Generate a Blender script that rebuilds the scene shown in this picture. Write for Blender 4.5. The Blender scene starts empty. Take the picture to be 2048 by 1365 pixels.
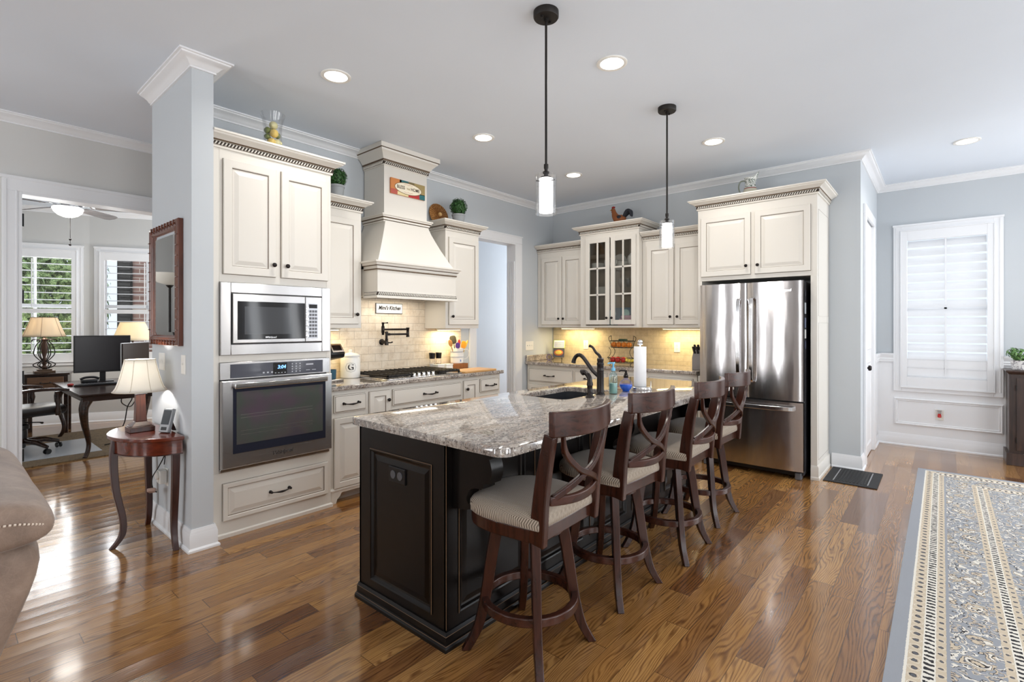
import bpy, bmesh, math, random
from math import sin, cos, pi, radians as R
from mathutils import Vector, Matrix
random.seed(7)
S = bpy.context.scene
C = S.collection
# ---------------------------------------------------------------- camera
cd = bpy.data.cameras.new('camera'); cam = bpy.data.objects.new('camera', cd); C.objects.link(cam)
cam.location = (0, 0, 1.3702)
cam.rotation_euler = (pi/2, 0, 0.7090129 - pi/2)
cd.sensor_width = 36; cd.lens = 17.6124; cd.shift_y = -0.0146; cd.clip_start = .05
S.camera = cam
# ---------------------------------------------------------------- colour, world, daylight
S.view_settings.view_transform = 'Standard'; S.view_settings.look = 'None'
S.view_settings.exposure = 0.17; S.view_settings.gamma = 1.0; S.view_settings.use_curve_mapping = False
S.cycles.use_denoising = True; S.cycles.max_bounces = 8; S.cycles.diffuse_bounces = 4; S.cycles.glossy_bounces = 4
S.cycles.transmission_bounces = 6; S.cycles.transparent_max_bounces = 12
S.cycles.sample_clamp_indirect = 6; S.cycles.caustics_reflective = False; S.cycles.caustics_refractive = False
w = bpy.data.worlds.new('daylight_sky'); S.world = w; w.use_nodes = True
wb = w.node_tree.nodes['Background']; wb.inputs[0].default_value = (.78, .88, 1, 1); wb.inputs[1].default_value = 1.1

def area(name, loc, rot, sx, sy, power, col=(1, 1, 1), spread=180):
    l = bpy.data.lights.new(name, 'AREA'); l.shape = 'RECTANGLE'; l.size = sx; l.size_y = sy
    l.energy = power; l.color = col; l.spread = R(spread)
    o = bpy.data.objects.new(name, l); C.objects.link(o); o.location = loc; o.rotation_euler = rot
    return o
# daylight through the windows of the rooms behind the camera: (a window is modelled at each)
DAY = (.97, .985, 1.0)
for x, ww, pw in ((.2, 1.3, 50), (2.4, 1.3, 50), (6.45, 1.3, 50), (4.25, .2, 5), (5.05, .2, 5)):   # garden windows, wall_back (faces +Y); two narrow ones added to streak the oven steel
    area('daylight_back', (x, -3.46, 1.55), (pi/2 + .25, 0, 0), ww, 2.0, pw, DAY)
for y in (-1.6, 2.6, 4.3):                                           # tall narrow windows, wall_west (faces +X)
    area('daylight_west', (-3.46, y, 1.40), (pi/2 + .35, 0, -pi/2), .5, 2.5, 30, DAY)
area('daylight_dining', (7.66, -.031, 1.58), (pi/2, 0, pi/2), .75, 1.6, 7, DAY)   # outside the shuttered dining window
area('daylight_dining', (7.27, -2.45, 1.6), (pi/2 + .15, 0, pi/2), .9, 1.8, 45, DAY)   # unseen second window past the sideboard, added to brighten the dining end
area('daylight_study', (1.2, 10.6, 1.9), (pi/2, 0, pi - .35), 2.4, 2.2, 130, DAY)         # outside the study bay
area('daylight_hall', (8.1, 4.87, 1.6), (pi/2, 0, pi/2), .9, 2.0, 55, (1, 1, 1))
area('study_east_fill', (3.66, 6.9, 1.7), (pi/2 + .2, 0, pi/2), 1.1, 1.7, 70, DAY)   # unseen side window, added to fill the study with light  # window at the end of the hall

# ---------------------------------------------------------------- mesh helpers
class G:
    def __init__(s): s.v = []; s.f = []; s.m = []
    def add(s, vs, fs, mi=0):
        b = len(s.v); s.v += [tuple(p) for p in vs]
        for f in fs: s.f.append([i+b for i in f]); s.m.append(mi)
        return s
    def box(s, x0, x1, y0, y1, z0, z1, mi=0):
        return s.add([(x0,y0,z0),(x1,y0,z0),(x1,y1,z0),(x0,y1,z0),(x0,y0,z1),(x1,y0,z1),(x1,y1,z1),(x0,y1,z1)],
              [(0,3,2,1),(4,5,6,7),(0,1,5,4),(1,2,6,5),(2,3,7,6),(3,0,4,7)], mi)
    def prism(s, pts, a, b, ax='z', mi=0):
        f = {'x': lambda p, t: (t, p[0], p[1]), 'y': lambda p, t: (p[0], t, p[1]), 'z': lambda p, t: (p[0], p[1], t)}[ax]
        n = len(pts)
        vs = [f(p, a) for p in pts] + [f(p, b) for p in pts]
        return s.add(vs, [tuple(range(n))[::-1], tuple(range(n, 2*n))] + [(i, (i+1) % n, n+(i+1) % n, n+i) for i in range(n)], mi)
    def tube(s, pts, r, n=8, mi=0, flat=None, closed=False):
        P = [Vector(p) for p in pts]; k = len(P); vs = []; fs = []; up = None
        for i in range(k):
            if closed: t = P[(i+1) % k] - P[i-1]
            else: t = P[min(i+1, k-1)] - P[max(i-1, 0)]
            t.normalize()
            if up is None:
                up = Vector((0, 0, 1)) if abs(t.z) < .9 else Vector((0, 1, 0))
                if flat is not None: up = Vector(flat[0])
            if flat is not None: up = Vector(flat[0])
            a = t.cross(up); a.normalize(); bb = a.cross(t); bb.normalize(); up = bb if flat is None else up
            ri = r[i] if isinstance(r, (list, tuple)) else r
            if flat is None:
                for j in range(n):
                    th = 2*pi*j/n; vs.append(P[i] + a*(ri*cos(th)) + bb*(ri*sin(th)))
            else:                                               # rectangular section: flat = (up, width factor list or number, height)
                hw = (flat[1][i] if isinstance(flat[1], (list, tuple)) else flat[1])/2
                hh = (flat[2][i] if isinstance(flat[2], (list, tuple)) else flat[2])/2
                n = 4
                for (sx, sy) in ((-1,-1),(1,-1),(1,1),(-1,1)): vs.append(P[i] + a*(sx*hw) + bb*(sy*hh))
        for i in range(k if closed else k-1):
            q = (i+1) % k
            for j in range(n): fs.append((i*n+j, i*n+(j+1) % n, q*n+(j+1) % n, q*n+j))
        if not closed: fs += [tuple(range(n))[::-1], tuple(range((k-1)*n, k*n))]
        return s.add(vs, fs, mi)
    def lathe(s, prof, c=(0,0,0), n=24, ax='z', mi=0, sc=(1,1)):
        vs = []; fs = []; k = len(prof)
        for (r, z) in prof:
            for j in range(n):
                a = 2*pi*j/n; x, y = r*cos(a)*sc[0], r*sin(a)*sc[1]
                p = {'z': (x, y, z), 'y': (x, -z, y), 'x': (z, x, y)}[ax]
                vs.append((c[0]+p[0], c[1]+p[1], c[2]+p[2]))
        for i in range(k-1):
            for j in range(n): fs.append((i*n+j, i*n+(j+1) % n, (i+1)*n+(j+1) % n, (i+1)*n+j))
        fs += [tuple(range(n))[::-1], tuple(range((k-1)*n, k*n))]
        return s.add(vs, fs, mi)
    def sph(s, c, r, nu=16, nv=10, mi=0):
        if not isinstance(r, (list, tuple)): r = (r, r, r)
        vs = []; fs = []
        for i in range(1, nv):
            p = pi*i/nv
            for j in range(nu):
                a = 2*pi*j/nu; vs.append((c[0]+r[0]*sin(p)*cos(a), c[1]+r[1]*sin(p)*sin(a), c[2]+r[2]*cos(p)))
        t = len(vs); vs += [(c[0], c[1], c[2]+r[2]), (c[0], c[1], c[2]-r[2])]
        for i in range(nv-2):
            for j in range(nu): fs.append((i*nu+j, (i+1)*nu+j, (i+1)*nu+(j+1) % nu, i*nu+(j+1) % nu))
        for j in range(nu):
            fs.append((t, j, (j+1) % nu)); fs.append((t+1, (nv-2)*nu+(j+1) % nu, (nv-2)*nu+j))
        return s.add(vs, fs, mi)
    def sweep(s, path, prof, closed=False, mi=0, mis=None):
        # path: xy points; the profile (out, z) goes out on the right-hand side of the path, mitred
        k = len(path); n = len(prof); vs = []; fs = []; ms = []
        for i in range(k):
            ds = []
            if closed or i > 0: a = Vector(path[i]) - Vector(path[i-1]); ds.append(a.normalized())
            if closed or i < k-1: a = Vector(path[(i+1) % k]) - Vector(path[i]); ds.append(a.normalized())
            ns = [Vector((d.y, -d.x)) for d in ds]
            if len(ns) == 2:
                m = ns[0] + ns[1]; m = m / max(.05, (m.dot(ns[0])))
            else: m = ns[0]
            for (o, z) in prof: vs.append((path[i][0]+m.x*o, path[i][1]+m.y*o, z))
        for i in range(k if closed else k-1):
            q = (i+1) % k
            for j in range(n):
                fs.append((i*n+j, i*n+(j+1) % n, q*n+(j+1) % n, q*n+j)); ms.append(mi if mis is None else mis[j])
        if not closed: fs += [tuple(range(n)), tuple(range((k-1)*n, k*n))[::-1]]; ms += [mi, mi]
        b = len(s.v); s.v += vs
        for f, m_ in zip(fs, ms): s.f.append([i+b for i in f]); s.m.append(m_)
        return s
    def rings(s, x0, x1, z0, z1, yf, prof, mis=None, fill=0):
        # concentric rectangles facing -y: prof = [(inset, depth)], mis = material of the band before each ring
        vs = []; fs = []; ms = []
        for (i, d) in prof:
            vs += [(x0+i, yf+d, z0+i), (x1-i, yf+d, z0+i), (x1-i, yf+d, z1-i), (x0+i, yf+d, z1-i)]
        k = len(prof)
        for a in range(k-1):
            for j in range(4):
                fs.append((a*4+j, a*4+(j+1) % 4, a*4+4+(j+1) % 4, a*4+4+j)); ms.append(mis[a+1] if mis else 0)
        fs.append((k*4-4, k*4-3, k*4-2, k*4-1)); ms.append(fill)
        fs.append((0, 3, 2, 1)); ms.append(0)
        b = len(s.v); s.v += vs
        for f, m_ in zip(fs, ms): s.f.append([i+b for i in f]); s.m.append(m_)
        return s
    def xf(s, M, start=0):
        for i in range(start, len(s.v)): s.v[i] = tuple(M @ Vector(s.v[i]))
        return s
    def build(s, name, mats, parent=None, bev=0, sm=None, loc=None, seg=2, norm=True):
        me = bpy.data.meshes.new(name); me.from_pydata(s.v, [], s.f)
        mats = mats if isinstance(mats, (list, tuple)) else [mats]
        for m in mats: me.materials.append(m)
        me.polygons.foreach_set('material_index', s.m)
        if norm:
            bm = bmesh.new(); bm.from_mesh(me); bmesh.ops.recalc_face_normals(bm, faces=bm.faces); bm.to_mesh(me); bm.free()
        if sm is not None:
            me.shade_smooth(); me.set_sharp_from_angle(angle=R(sm))
        o = bpy.data.objects.new(name, me); C.objects.link(o)
        if loc: o.location = loc
        if parent is not None: o.parent = parent
        if bev:
            b = o.modifiers.new('bevel', 'BEVEL'); b.width = bev; b.segments = seg; b.limit_method = 'ANGLE'; b.angle_limit = R(40)
            b.harden_normals = False
            me.shade_smooth(); me.set_sharp_from_angle(angle=R(40))
        return o

def tag(o, label, cat, group=None):
    o['label'] = label; o['category'] = cat
    if group: o['group'] = group
    return o
def thing(name, label, cat, loc=(0,0,0), rz=0, group=None):
    o = bpy.data.objects.new(name, None); C.objects.link(o); o.empty_display_size = .1
    o.location = loc; o.rotation_euler = (0, 0, rz)
    return tag(o, label, cat, group)
def struct(o, label=None):
    o['kind'] = 'structure'
    if label: o['label'] = label
    return o
def sthing(name, loc=(0,0,0), rz=0):
    o = bpy.data.objects.new(name, None); C.objects.link(o); o.location = loc; o.rotation_euler = (0,0,rz); o['kind'] = 'structure'
    return o
def dup(root, loc, rz=None, label=None):
    r = root.copy(); C.objects.link(r); r.location = loc
    if rz is not None: r.rotation_euler = (0, 0, rz)
    if label: r['label'] = label
    for ch in list(root.children):
        c = ch.copy(); C.objects.link(c); c.parent = r
        for g in ch.children:
            d = g.copy(); C.objects.link(d); d.parent = c
    return r
def text(body, size, m, parent, loc, rot=(pi/2,0,0), name='lettering', sx=1, ext=.0006, shear=0, align='CENTER', bold=.018):
    cu = bpy.data.curves.new(name, 'FONT'); cu.body = body; cu.size = size; cu.extrude = ext; cu.align_x = align; cu.align_y = 'CENTER'
    cu.shear = shear; cu.offset = bold*size; cu.resolution_u = 3
    t = bpy.data.objects.new(name, cu); me = bpy.data.meshes.new_from_object(t); bpy.data.objects.remove(t)
    me.materials.clear(); me.materials.append(m)
    o = bpy.data.objects.new(name, me); C.objects.link(o); o.location = loc; o.rotation_euler = rot; o.scale = (sx, 1, 1)
    if parent is not None: o.parent = parent
    return o
def bez(p0, p1, p2, p3, n=10):
    p0, p1, p2, p3 = map(Vector, (p0, p1, p2, p3))
    return [tuple(p0*(1-t)**3 + p1*3*t*(1-t)**2 + p2*3*t*t*(1-t) + p3*t**3) for t in [i/n for i in range(n+1)]]
def smooth(pts, n=6):
    P = [Vector(p) for p in pts]; out = []
    for i in range(len(P)-1):
        a, b, c, d = P[max(i-1,0)], P[i], P[i+1], P[min(i+2,len(P)-1)]
        for k in range(n):
            t = k/n
            out.append(tuple(.5*((2*b)+(c-a)*t+(2*a-5*b+4*c-d)*t*t+(3*b-a-3*c+d)*t**3)))
    return out + [tuple(P[-1])]
# ---------------------------------------------------------------- materials
def srgb(r, g, b):
    f = lambda c: (c/255/12.92) if c/255 <= .04045 else ((c/255+.055)/1.055)**2.4
    return (f(r), f(g), f(b), 1)
def base(name):
    m = bpy.data.materials.new(name); m.use_nodes = True
    return m, m.node_tree, m.node_tree.nodes['Principled BSDF']
def M(name, col, rough=.5, metal=0, emit=None, es=1, trans=0, ior=1.45, coat=0, alpha=1, sss=0, spec=None):
    m, nt, b = base(name)
    b.inputs['Base Color'].default_value = col; b.inputs['Roughness'].default_value = rough; b.inputs['Metallic'].default_value = metal
    b.inputs['Transmission Weight'].default_value = trans; b.inputs['IOR'].default_value = ior; b.inputs['Coat Weight'].default_value = coat
    if spec is not None: b.inputs['Specular IOR Level'].default_value = spec
    b.inputs['Coat Roughness'].default_value = .05
    if emit: b.inputs['Emission Color'].default_value = emit; b.inputs['Emission Strength'].default_value = es
    return m
def nd(nt, typ, props=None, **ins):
    n = nt.nodes.new(typ)
    for k, v in (props or {}).items(): setattr(n, k, v)
    for k, v in ins.items():
        key = int(k[1:]) if k[0] == '_' and k[1:].isdigit() else k.replace('_', ' ')
        s = n.inputs[key]
        if isinstance(v, bpy.types.NodeSocket): nt.links.new(v, s)
        else: s.default_value = v
    return n
def mth(nt, op, a, b=0, c=0): return nd(nt, 'ShaderNodeMath', {'operation': op}, _0=a, _1=b, _2=c).outputs[0]
def mix(nt, f, a, b, bt='MIX'):
    n = nd(nt, 'ShaderNodeMix', {'data_type': 'RGBA', 'blend_type': bt}); n.clamp_factor = True
    for i, v in ((0, f), (6, a), (7, b)):
        if isinstance(v, bpy.types.NodeSocket): nt.links.new(v, n.inputs[i])
        else: n.inputs[i].default_value = v
    return n.outputs[2]
def ramp(nt, f, stops, interp='LINEAR'):
    n = nd(nt, 'ShaderNodeValToRGB', None, Fac=f); cr = n.color_ramp; cr.interpolation = interp
    while len(cr.elements) < len(stops): cr.elements.new(.5)
    for e, (p, c) in zip(cr.elements, stops): e.position = p; e.color = c if len(c) == 4 else (*c, 1)
    return n.outputs[0]
def obco(nt): return nd(nt, 'ShaderNodeTexCoord').outputs['Object']
def xyz(nt, v): n = nd(nt, 'ShaderNodeSeparateXYZ', None, Vector=v); return n.outputs
def vec(nt, x, y, z): return nd(nt, 'ShaderNodeCombineXYZ', None, X=x, Y=y, Z=z).outputs[0]
def noise(nt, v, scale, det=3, rough=.5, dist=0): return nd(nt, 'ShaderNodeTexNoise', None, Vector=v, Scale=scale, Detail=det, Roughness=rough, Distortion=dist).outputs[0]
def bump(nt, b, h, strength=.3, dist=.01):
    n = nd(nt, 'ShaderNodeBump', None, Height=h, Strength=strength, Distance=dist); nt.links.new(n.outputs[0], b.inputs['Normal'])
def wset(nt, b, col): nt.links.new(col, b.inputs['Base Color'])

def painted(name, col, rough=.6, amt=.03):
    m, nt, b = base(name); o = obco(nt); b.inputs['Roughness'].default_value = rough
    n = noise(nt, o, 1.5, 2)
    d = tuple(c*(1-amt) for c in col[:3])+(1,); l = tuple(min(1, c*(1+amt)) for c in col[:3])+(1,)
    wset(nt, b, mix(nt, n, d, l)); bump(nt, b, noise(nt, o, 260, 2), .05, .001)
    return m
WALL = painted('wall_paint_blue_grey', srgb(200, 205, 209))
WALLW = painted('wall_paint_warm_grey', srgb(216, 215, 212))
HALLB = painted('wall_paint_pale_blue', srgb(212, 217, 222))
CEIL = painted('ceiling_paint', srgb(224, 231, 240), .8)
TRIM = painted('white_trim_paint', srgb(238, 239, 241), .35, .01)
CREAM = painted('cream_cabinet_paint', srgb(226, 221, 212), .38, .012)
GLAZE = M('brown_glaze', srgb(96, 76, 55), .5)
DKGLAZE = M('dark_glaze', srgb(52, 40, 30), .6)
BRONZE = M('oil_rubbed_bronze', srgb(33, 26, 24), .24, .35)
IRON = M('black_iron', srgb(38, 34, 32), .5, .4)
BLACK = M('black_plastic', srgb(18, 18, 20), .35)
GREYP = M('grey_plastic', srgb(95, 96, 100), .4)
WHITE = M('white_glaze_ceramic', srgb(240, 240, 238), .18)
WPLAST = M('white_plastic', srgb(238, 236, 230), .35)
PAPER = M('white_paper', srgb(246, 246, 247), .9)
BLKGLASS = M('black_glass', srgb(14, 14, 18), .06, coat=.4)
CHROME = M('bright_steel', (.8, .8, .81, 1), .12, 1)
BLACKPAINT = None
def islandblack():
    m, nt, b = base('black_island_paint'); o = obco(nt); b.inputs['Roughness'].default_value = .3; b.inputs['Specular IOR Level'].default_value = .35
    n = noise(nt, o, 14, 4)
    wset(nt, b, ramp(nt, n, [(.35, srgb(11, 9, 8)), (.62, srgb(17, 13, 12))]))
    return m
BLACKPAINT = islandblack()
RUB = M('worn_edge_wood', srgb(112, 86, 62), .5)
def glass(name, col=(1,1,1,1), rough=0, ior=1.45, f=.1):
    # thin clear glass: transparent with a fresnel sheen, so what is behind stays lit
    m = bpy.data.materials.new(name); m.use_nodes = True; nt = m.node_tree; nt.nodes.clear()
    out = nd(nt, 'ShaderNodeOutputMaterial'); t = nd(nt, 'ShaderNodeBsdfTransparent', None, Color=col)
    g = nd(nt, 'ShaderNodeBsdfGlossy', None, Roughness=max(rough, .02))
    fr = nd(nt, 'ShaderNodeLayerWeight', None, Blend=.25)
    fac = mth(nt, 'MULTIPLY_ADD', fr.outputs['Fresnel'], .3, f*.3)
    ms = nd(nt, 'ShaderNodeMixShader', None, _0=fac, _1=t.outputs[0], _2=g.outputs[0]); nt.links.new(ms.outputs[0], out.inputs[0])
    return m
GLASS = glass('clear_glass')
GLASSG = glass('cabinet_pane_glass', (.93, .94, .93, 1), f=.2)
def emis(name, col, s):
    m = bpy.data.materials.new(name); m.use_nodes = True; nt = m.node_tree; nt.nodes.clear()
    out = nd(nt, 'ShaderNodeOutputMaterial'); e = nd(nt, 'ShaderNodeEmission', None, Color=col, Strength=s); nt.links.new(e.outputs[0], out.inputs[0])
    return m
LIT = emis('lit_lamp_white', (1, .97, .93, 1), 7)
LITP = emis('lit_pendant_glass', (1, .97, .94, 1), 4)
HOODFILL = emis('added_hood_lens', (1, .9, .7, 1), .9)  # glow of the added hood lamp
LITW = emis('lit_under_cabinet_lamp', (1, .86, .5, 1), 6)
def shade(name, col, tr=.6, e=0.0):
    m = bpy.data.materials.new(name); m.use_nodes = True; nt = m.node_tree; nt.nodes.clear()
    out = nd(nt, 'ShaderNodeOutputMaterial'); d = nd(nt, 'ShaderNodeBsdfDiffuse', None, Color=col); t = nd(nt, 'ShaderNodeBsdfTranslucent', None, Color=col)
    ms = nd(nt, 'ShaderNodeMixShader', None, _0=tr, _1=d.outputs[0], _2=t.outputs[0]); nt.links.new(ms.outputs[0], out.inputs[0])
    return m
def steel(name, col=(.62, .61, .62, 1), rough=.2, axis=2, k=1, scr=.01):
    m, nt, b = base(name); o = obco(nt); x = xyz(nt, o)
    b.inputs['Metallic'].default_value = 1; b.inputs['Anisotropic'].default_value = .8; b.inputs['Anisotropic Rotation'].default_value = .25
    tg = nd(nt, 'ShaderNodeTangent', {'direction_type': 'RADIAL', 'axis': 'Z'}); nt.links.new(tg.outputs[0], b.inputs['Tangent'])
    s = [x[0], x[1], x[2]]
    v = vec(nt, *[mth(nt, 'MULTIPLY', s[i], 3 if i == axis else 900) for i in range(3)])
    n = noise(nt, v, 1, 3); nt.links.new(ramp(nt, n, [(.3, (rough*.92,)*3), (.7, (rough*1.1,)*3)]), b.inputs['Roughness'])
    b.inputs['Base Color'].default_value = col
    big = noise(nt, vec(nt, mth(nt, 'MULTIPLY', x[0], 5), mth(nt, 'MULTIPLY', x[1], 5), mth(nt, 'MULTIPLY', x[2], 1.3)), 1, 2)
    bump(nt, b, mth(nt, 'ADD', mth(nt, 'MULTIPLY', n, scr*k), big), .16*k, .02)
    return m
STEEL = steel('brushed_stainless', (.62,.61,.61,1), rough=.25, axis=0, k=.7, scr=0)
FRIDGE = steel('fridge_stainless', (.60, .575, .575, 1), .16, axis=2)

def floorwood():
    m, nt, b = base('oak_plank_floor'); o = obco(nt); x = xyz(nt, o); W = .108
    ys = mth(nt, 'DIVIDE', x[1], W); row = mth(nt, 'FLOOR', ys); fy = mth(nt, 'SUBTRACT', ys, row)
    r1 = nd(nt, 'ShaderNodeTexWhiteNoise', {'noise_dimensions': '1D'}, W=row).outputs[0]
    xs = mth(nt, 'ADD', mth(nt, 'DIVIDE', x[0], 1.05), mth(nt, 'MULTIPLY', r1, 9)); col = mth(nt, 'FLOOR', xs); fx = mth(nt, 'SUBTRACT', xs, col)
    wn = nd(nt, 'ShaderNodeTexWhiteNoise', {'noise_dimensions': '2D'}, Vector=vec(nt, row, col, 0)); idv = wn.outputs[0]
    id2 = nd(nt, 'ShaderNodeTexWhiteNoise', {'noise_dimensions': '2D'}, Vector=vec(nt, col, mth(nt, 'ADD', row, 31.5), 0)).outputs[0]
    off = mth(nt, 'MULTIPLY', idv, 60)
    # cathedral grain: contour lines of a stretched noise
    gv = vec(nt, mth(nt, 'ADD', mth(nt, 'MULTIPLY', x[0], 1.3), off), mth(nt, 'MULTIPLY', x[1], 8), off)
    n1 = noise(nt, gv, 1.0, 2, .5, .3)
    cont = mth(nt, 'SINE', mth(nt, 'ADD', mth(nt, 'MULTIPLY', n1, 105), mth(nt, 'MULTIPLY', x[1], 500)))
    lines = ramp(nt, mth(nt, 'MULTIPLY_ADD', cont, .5, .5), [(.0, (1,1,1)), (.25, (.55,.55,.55)), (.62, (.06,.06,.06)), (1, (0,0,0))])
    fine = noise(nt, vec(nt, mth(nt, 'ADD', mth(nt, 'MULTIPLY', x[0], 6), off), mth(nt, 'MULTIPLY', x[1], 260), off), 1, 3, .6)
    tone = ramp(nt, idv, [(0, srgb(118, 76, 44)), (.2, srgb(152, 106, 58)), (.55, srgb(173, 125, 70)), (.85, srgb(190, 142, 83)), (1, srgb(126, 83, 50))])
    dark = mix(nt, 1, tone, srgb(126, 96, 80), 'MULTIPLY')
    brk = noise(nt, vec(nt, mth(nt, 'MULTIPLY', x[0], 9), mth(nt, 'MULTIPLY', x[1], 30), off), 1, 3)
    c = mix(nt, mth(nt, 'MULTIPLY', lines, ramp(nt, brk, [(.3, (.3,.3,.3)), (.65, (.78,.78,.78))])), tone, dark)
    c = mix(nt, mth(nt, 'MULTIPLY', ramp(nt, fine, [(.45, (0,0,0)), (.7, (1,1,1))]), .4), c, dark)
    e1 = mth(nt, 'LESS_THAN', mth(nt, 'MINIMUM', fy, mth(nt, 'SUBTRACT', 1, fy)), .014)
    e2 = mth(nt, 'LESS_THAN', mth(nt, 'MINIMUM', fx, mth(nt, 'SUBTRACT', 1, fx)), .0016)
    edge = mth(nt, 'MAXIMUM', e1, e2)
    c = mix(nt, mth(nt, 'MULTIPLY', edge, .65), c, srgb(58, 34, 18)); wset(nt, b, c)
    rg = mth(nt, 'MULTIPLY_ADD', fine, .10, .13); nt.links.new(rg, b.inputs['Roughness'])
    b.inputs['Specular IOR Level'].default_value = .55; b.inputs['Coat Weight'].default_value = .6; b.inputs['Coat Roughness'].default_value = .09
    cup = mth(nt, 'POWER', mth(nt, 'MULTIPLY', mth(nt, 'SUBTRACT', fy, .5), 2), 2)
    big = noise(nt, o, 2.2, 2)
    h = mth(nt, 'ADD', mth(nt, 'MULTIPLY', cup, mth(nt, 'MULTIPLY_ADD', big, .8, .3)), mth(nt, 'MULTIPLY', lines, -.05))
    h = mth(nt, 'ADD', h, mth(nt, 'MULTIPLY', edge, -.3))
    bump(nt, b, h, .7, .0018)
    return m
FLOOR = floorwood()
def granite():
    m, nt, b = base('speckled_granite'); o = obco(nt); x = xyz(nt, o)
    w1 = noise(nt, vec(nt, mth(nt, 'MULTIPLY', x[0], 1.6), mth(nt, 'MULTIPLY', x[1], 4.5), x[2]), 1.6, 4, .6, 1.2)
    c = ramp(nt, w1, [(.3, srgb(202, 193, 183)), (.46, srgb(178, 167, 156)), (.55, srgb(142, 134, 129)), (.62, srgb(192, 184, 175)), (.8, srgb(214, 206, 196))])
    n2 = noise(nt, o, 55, 4, .65); c = mix(nt, ramp(nt, n2, [(.52, (0,0,0)), (.62, (.85,.85,.85))]), c, srgb(102, 90, 82))
    n3 = noise(nt, o, 130, 3, .6); c = mix(nt, ramp(nt, n3, [(.58, (0,0,0)), (.65, (.9,.9,.9))]), c, srgb(45, 40, 39))
    n4 = noise(nt, o, 90, 2, .5); c = mix(nt, ramp(nt, n4, [(.6, (0,0,0)), (.68, (.8,.8,.8))]), c, srgb(231, 222, 208))
    n5 = noise(nt, o, 38, 2, .5); c = mix(nt, ramp(nt, n5, [(.6, (0,0,0)), (.72, (.5,.5,.5))]), c, srgb(150, 112, 84))
    wset(nt, b, c); b.inputs['Roughness'].default_value = .06; b.inputs['Specular IOR Level'].default_value = .7; b.inputs['Coat Weight'].default_value = .7; b.inputs['Coat Roughness'].default_value = .03
    return m
GRANITE = granite()
def tile(name, ax, tint):
    m, nt, b = base(name); o = obco(nt); x = xyz(nt, o)
    v = vec(nt, x[ax], x[2], 0)
    bn = nd(nt, 'ShaderNodeTexBrick', {'offset': .5}, Vector=v, Scale=1, Mortar_Size=.0016, Brick_Width=.152, Row_Height=.0735, Mortar_Smooth=.2, Bias=0)
    bn.inputs['Color1'].default_value = (0,0,0,1); bn.inputs['Color2'].default_value = (1,1,1,1); bn.inputs['Mortar'].default_value = (.5,.5,.5,1)
    n = noise(nt, o, 16, 5, .65); n2 = noise(nt, o, 60, 3, .6)
    c = ramp(nt, n, [(.3, tint[0]), (.5, tint[1]), (.72, tint[2])])
    c = mix(nt, mth(nt, 'MULTIPLY', bn.outputs[0], .45), c, tint[3])
    c = mix(nt, ramp(nt, n2, [(.62, (0,0,0)), (.75, (.6,.6,.6))]), c, srgb(176, 150, 118))
    c = mix(nt, bn.outputs[1], c, srgb(176, 160, 138)); wset(nt, b, c); b.inputs['Roughness'].default_value = .42
    bump(nt, b, mth(nt, 'ADD', mth(nt, 'MULTIPLY', bn.outputs[1], -1), mth(nt, 'MULTIPLY', n2, .12)), .5, .003)
    return m
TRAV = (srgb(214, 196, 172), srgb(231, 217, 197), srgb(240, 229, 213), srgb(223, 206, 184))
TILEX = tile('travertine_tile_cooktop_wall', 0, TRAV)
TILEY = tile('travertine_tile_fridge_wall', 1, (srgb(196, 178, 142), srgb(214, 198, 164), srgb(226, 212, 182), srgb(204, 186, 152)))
def wood(name, c1, c2, rough=.3, sc=1, ax=2, coat=0):
    m, nt, b = base(name); o = obco(nt); x = xyz(nt, o)
    v = vec(nt, *[mth(nt, 'MULTIPLY', x[i], (3 if i == ax else 34)*sc) for i in range(3)])
    n = noise(nt, v, 1, 4, .6, .6)
    wset(nt, b, ramp(nt, n, [(.3, c1), (.7, c2)])); b.inputs['Roughness'].default_value = rough; b.inputs['Coat Weight'].default_value = coat
    return m
WALNUT = wood('dark_walnut_stool', srgb(40, 19, 12), srgb(68, 34, 23), .25)
WALNUTX = wood('dark_walnut_rail', srgb(42, 20, 13), srgb(76, 40, 28), .25, ax=0)
CHERRY = wood('cherry_table_wood', srgb(72, 26, 13), srgb(108, 42, 22), .2, ax=0, coat=.5)
CHERRYD = wood('dark_cherry_leg', srgb(44, 20, 14), srgb(72, 34, 24), .28)
MAHOG = wood('mahogany_mirror_frame', srgb(70, 32, 18), srgb(112, 56, 30), .25, coat=.3)
ESPRESSO = wood('espresso_desk_wood', srgb(34, 24, 20), srgb(62, 42, 33), .22, ax=0)
CONSOLE = wood('espresso_console_wood', srgb(40, 29, 25), srgb(72, 52, 44), .3)
MAPLE = wood('maple_board', srgb(196, 146, 88), srgb(216, 170, 112), .4, ax=0)
BLOCKW = wood('butcher_block_wood', srgb(128, 74, 34), srgb(164, 102, 52), .4, sc=1.6)
def fabric():
    m, nt, b = base('herringbone_seat_fabric'); o = obco(nt); x = xyz(nt, o)
    cw = .03; sx = mth(nt, 'DIVIDE', x[0], cw); fx = mth(nt, 'FRACT', sx); tri = mth(nt, 'ABSOLUTE', mth(nt, 'SUBTRACT', fx, .5))
    ph = mth(nt, 'ADD', mth(nt, 'MULTIPLY', x[1], 105), mth(nt, 'MULTIPLY', tri, 6))
    s = mth(nt, 'MULTIPLY_ADD', mth(nt, 'SINE', mth(nt, 'MULTIPLY', ph, 6.283/1.0)), .5, .5)
    n = noise(nt, o, 420, 2)
    f = mth(nt, 'ADD', mth(nt, 'MULTIPLY', s, .8), mth(nt, 'MULTIPLY', n, .3))
    wset(nt, b, ramp(nt, f, [(.15, srgb(94, 81, 68)), (.8, srgb(190, 175, 157))])); b.inputs['Roughness'].default_value = .95
    b.inputs['Sheen Weight'].default_value = .2; bump(nt, b, f, .4, .0015)
    return m
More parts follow.
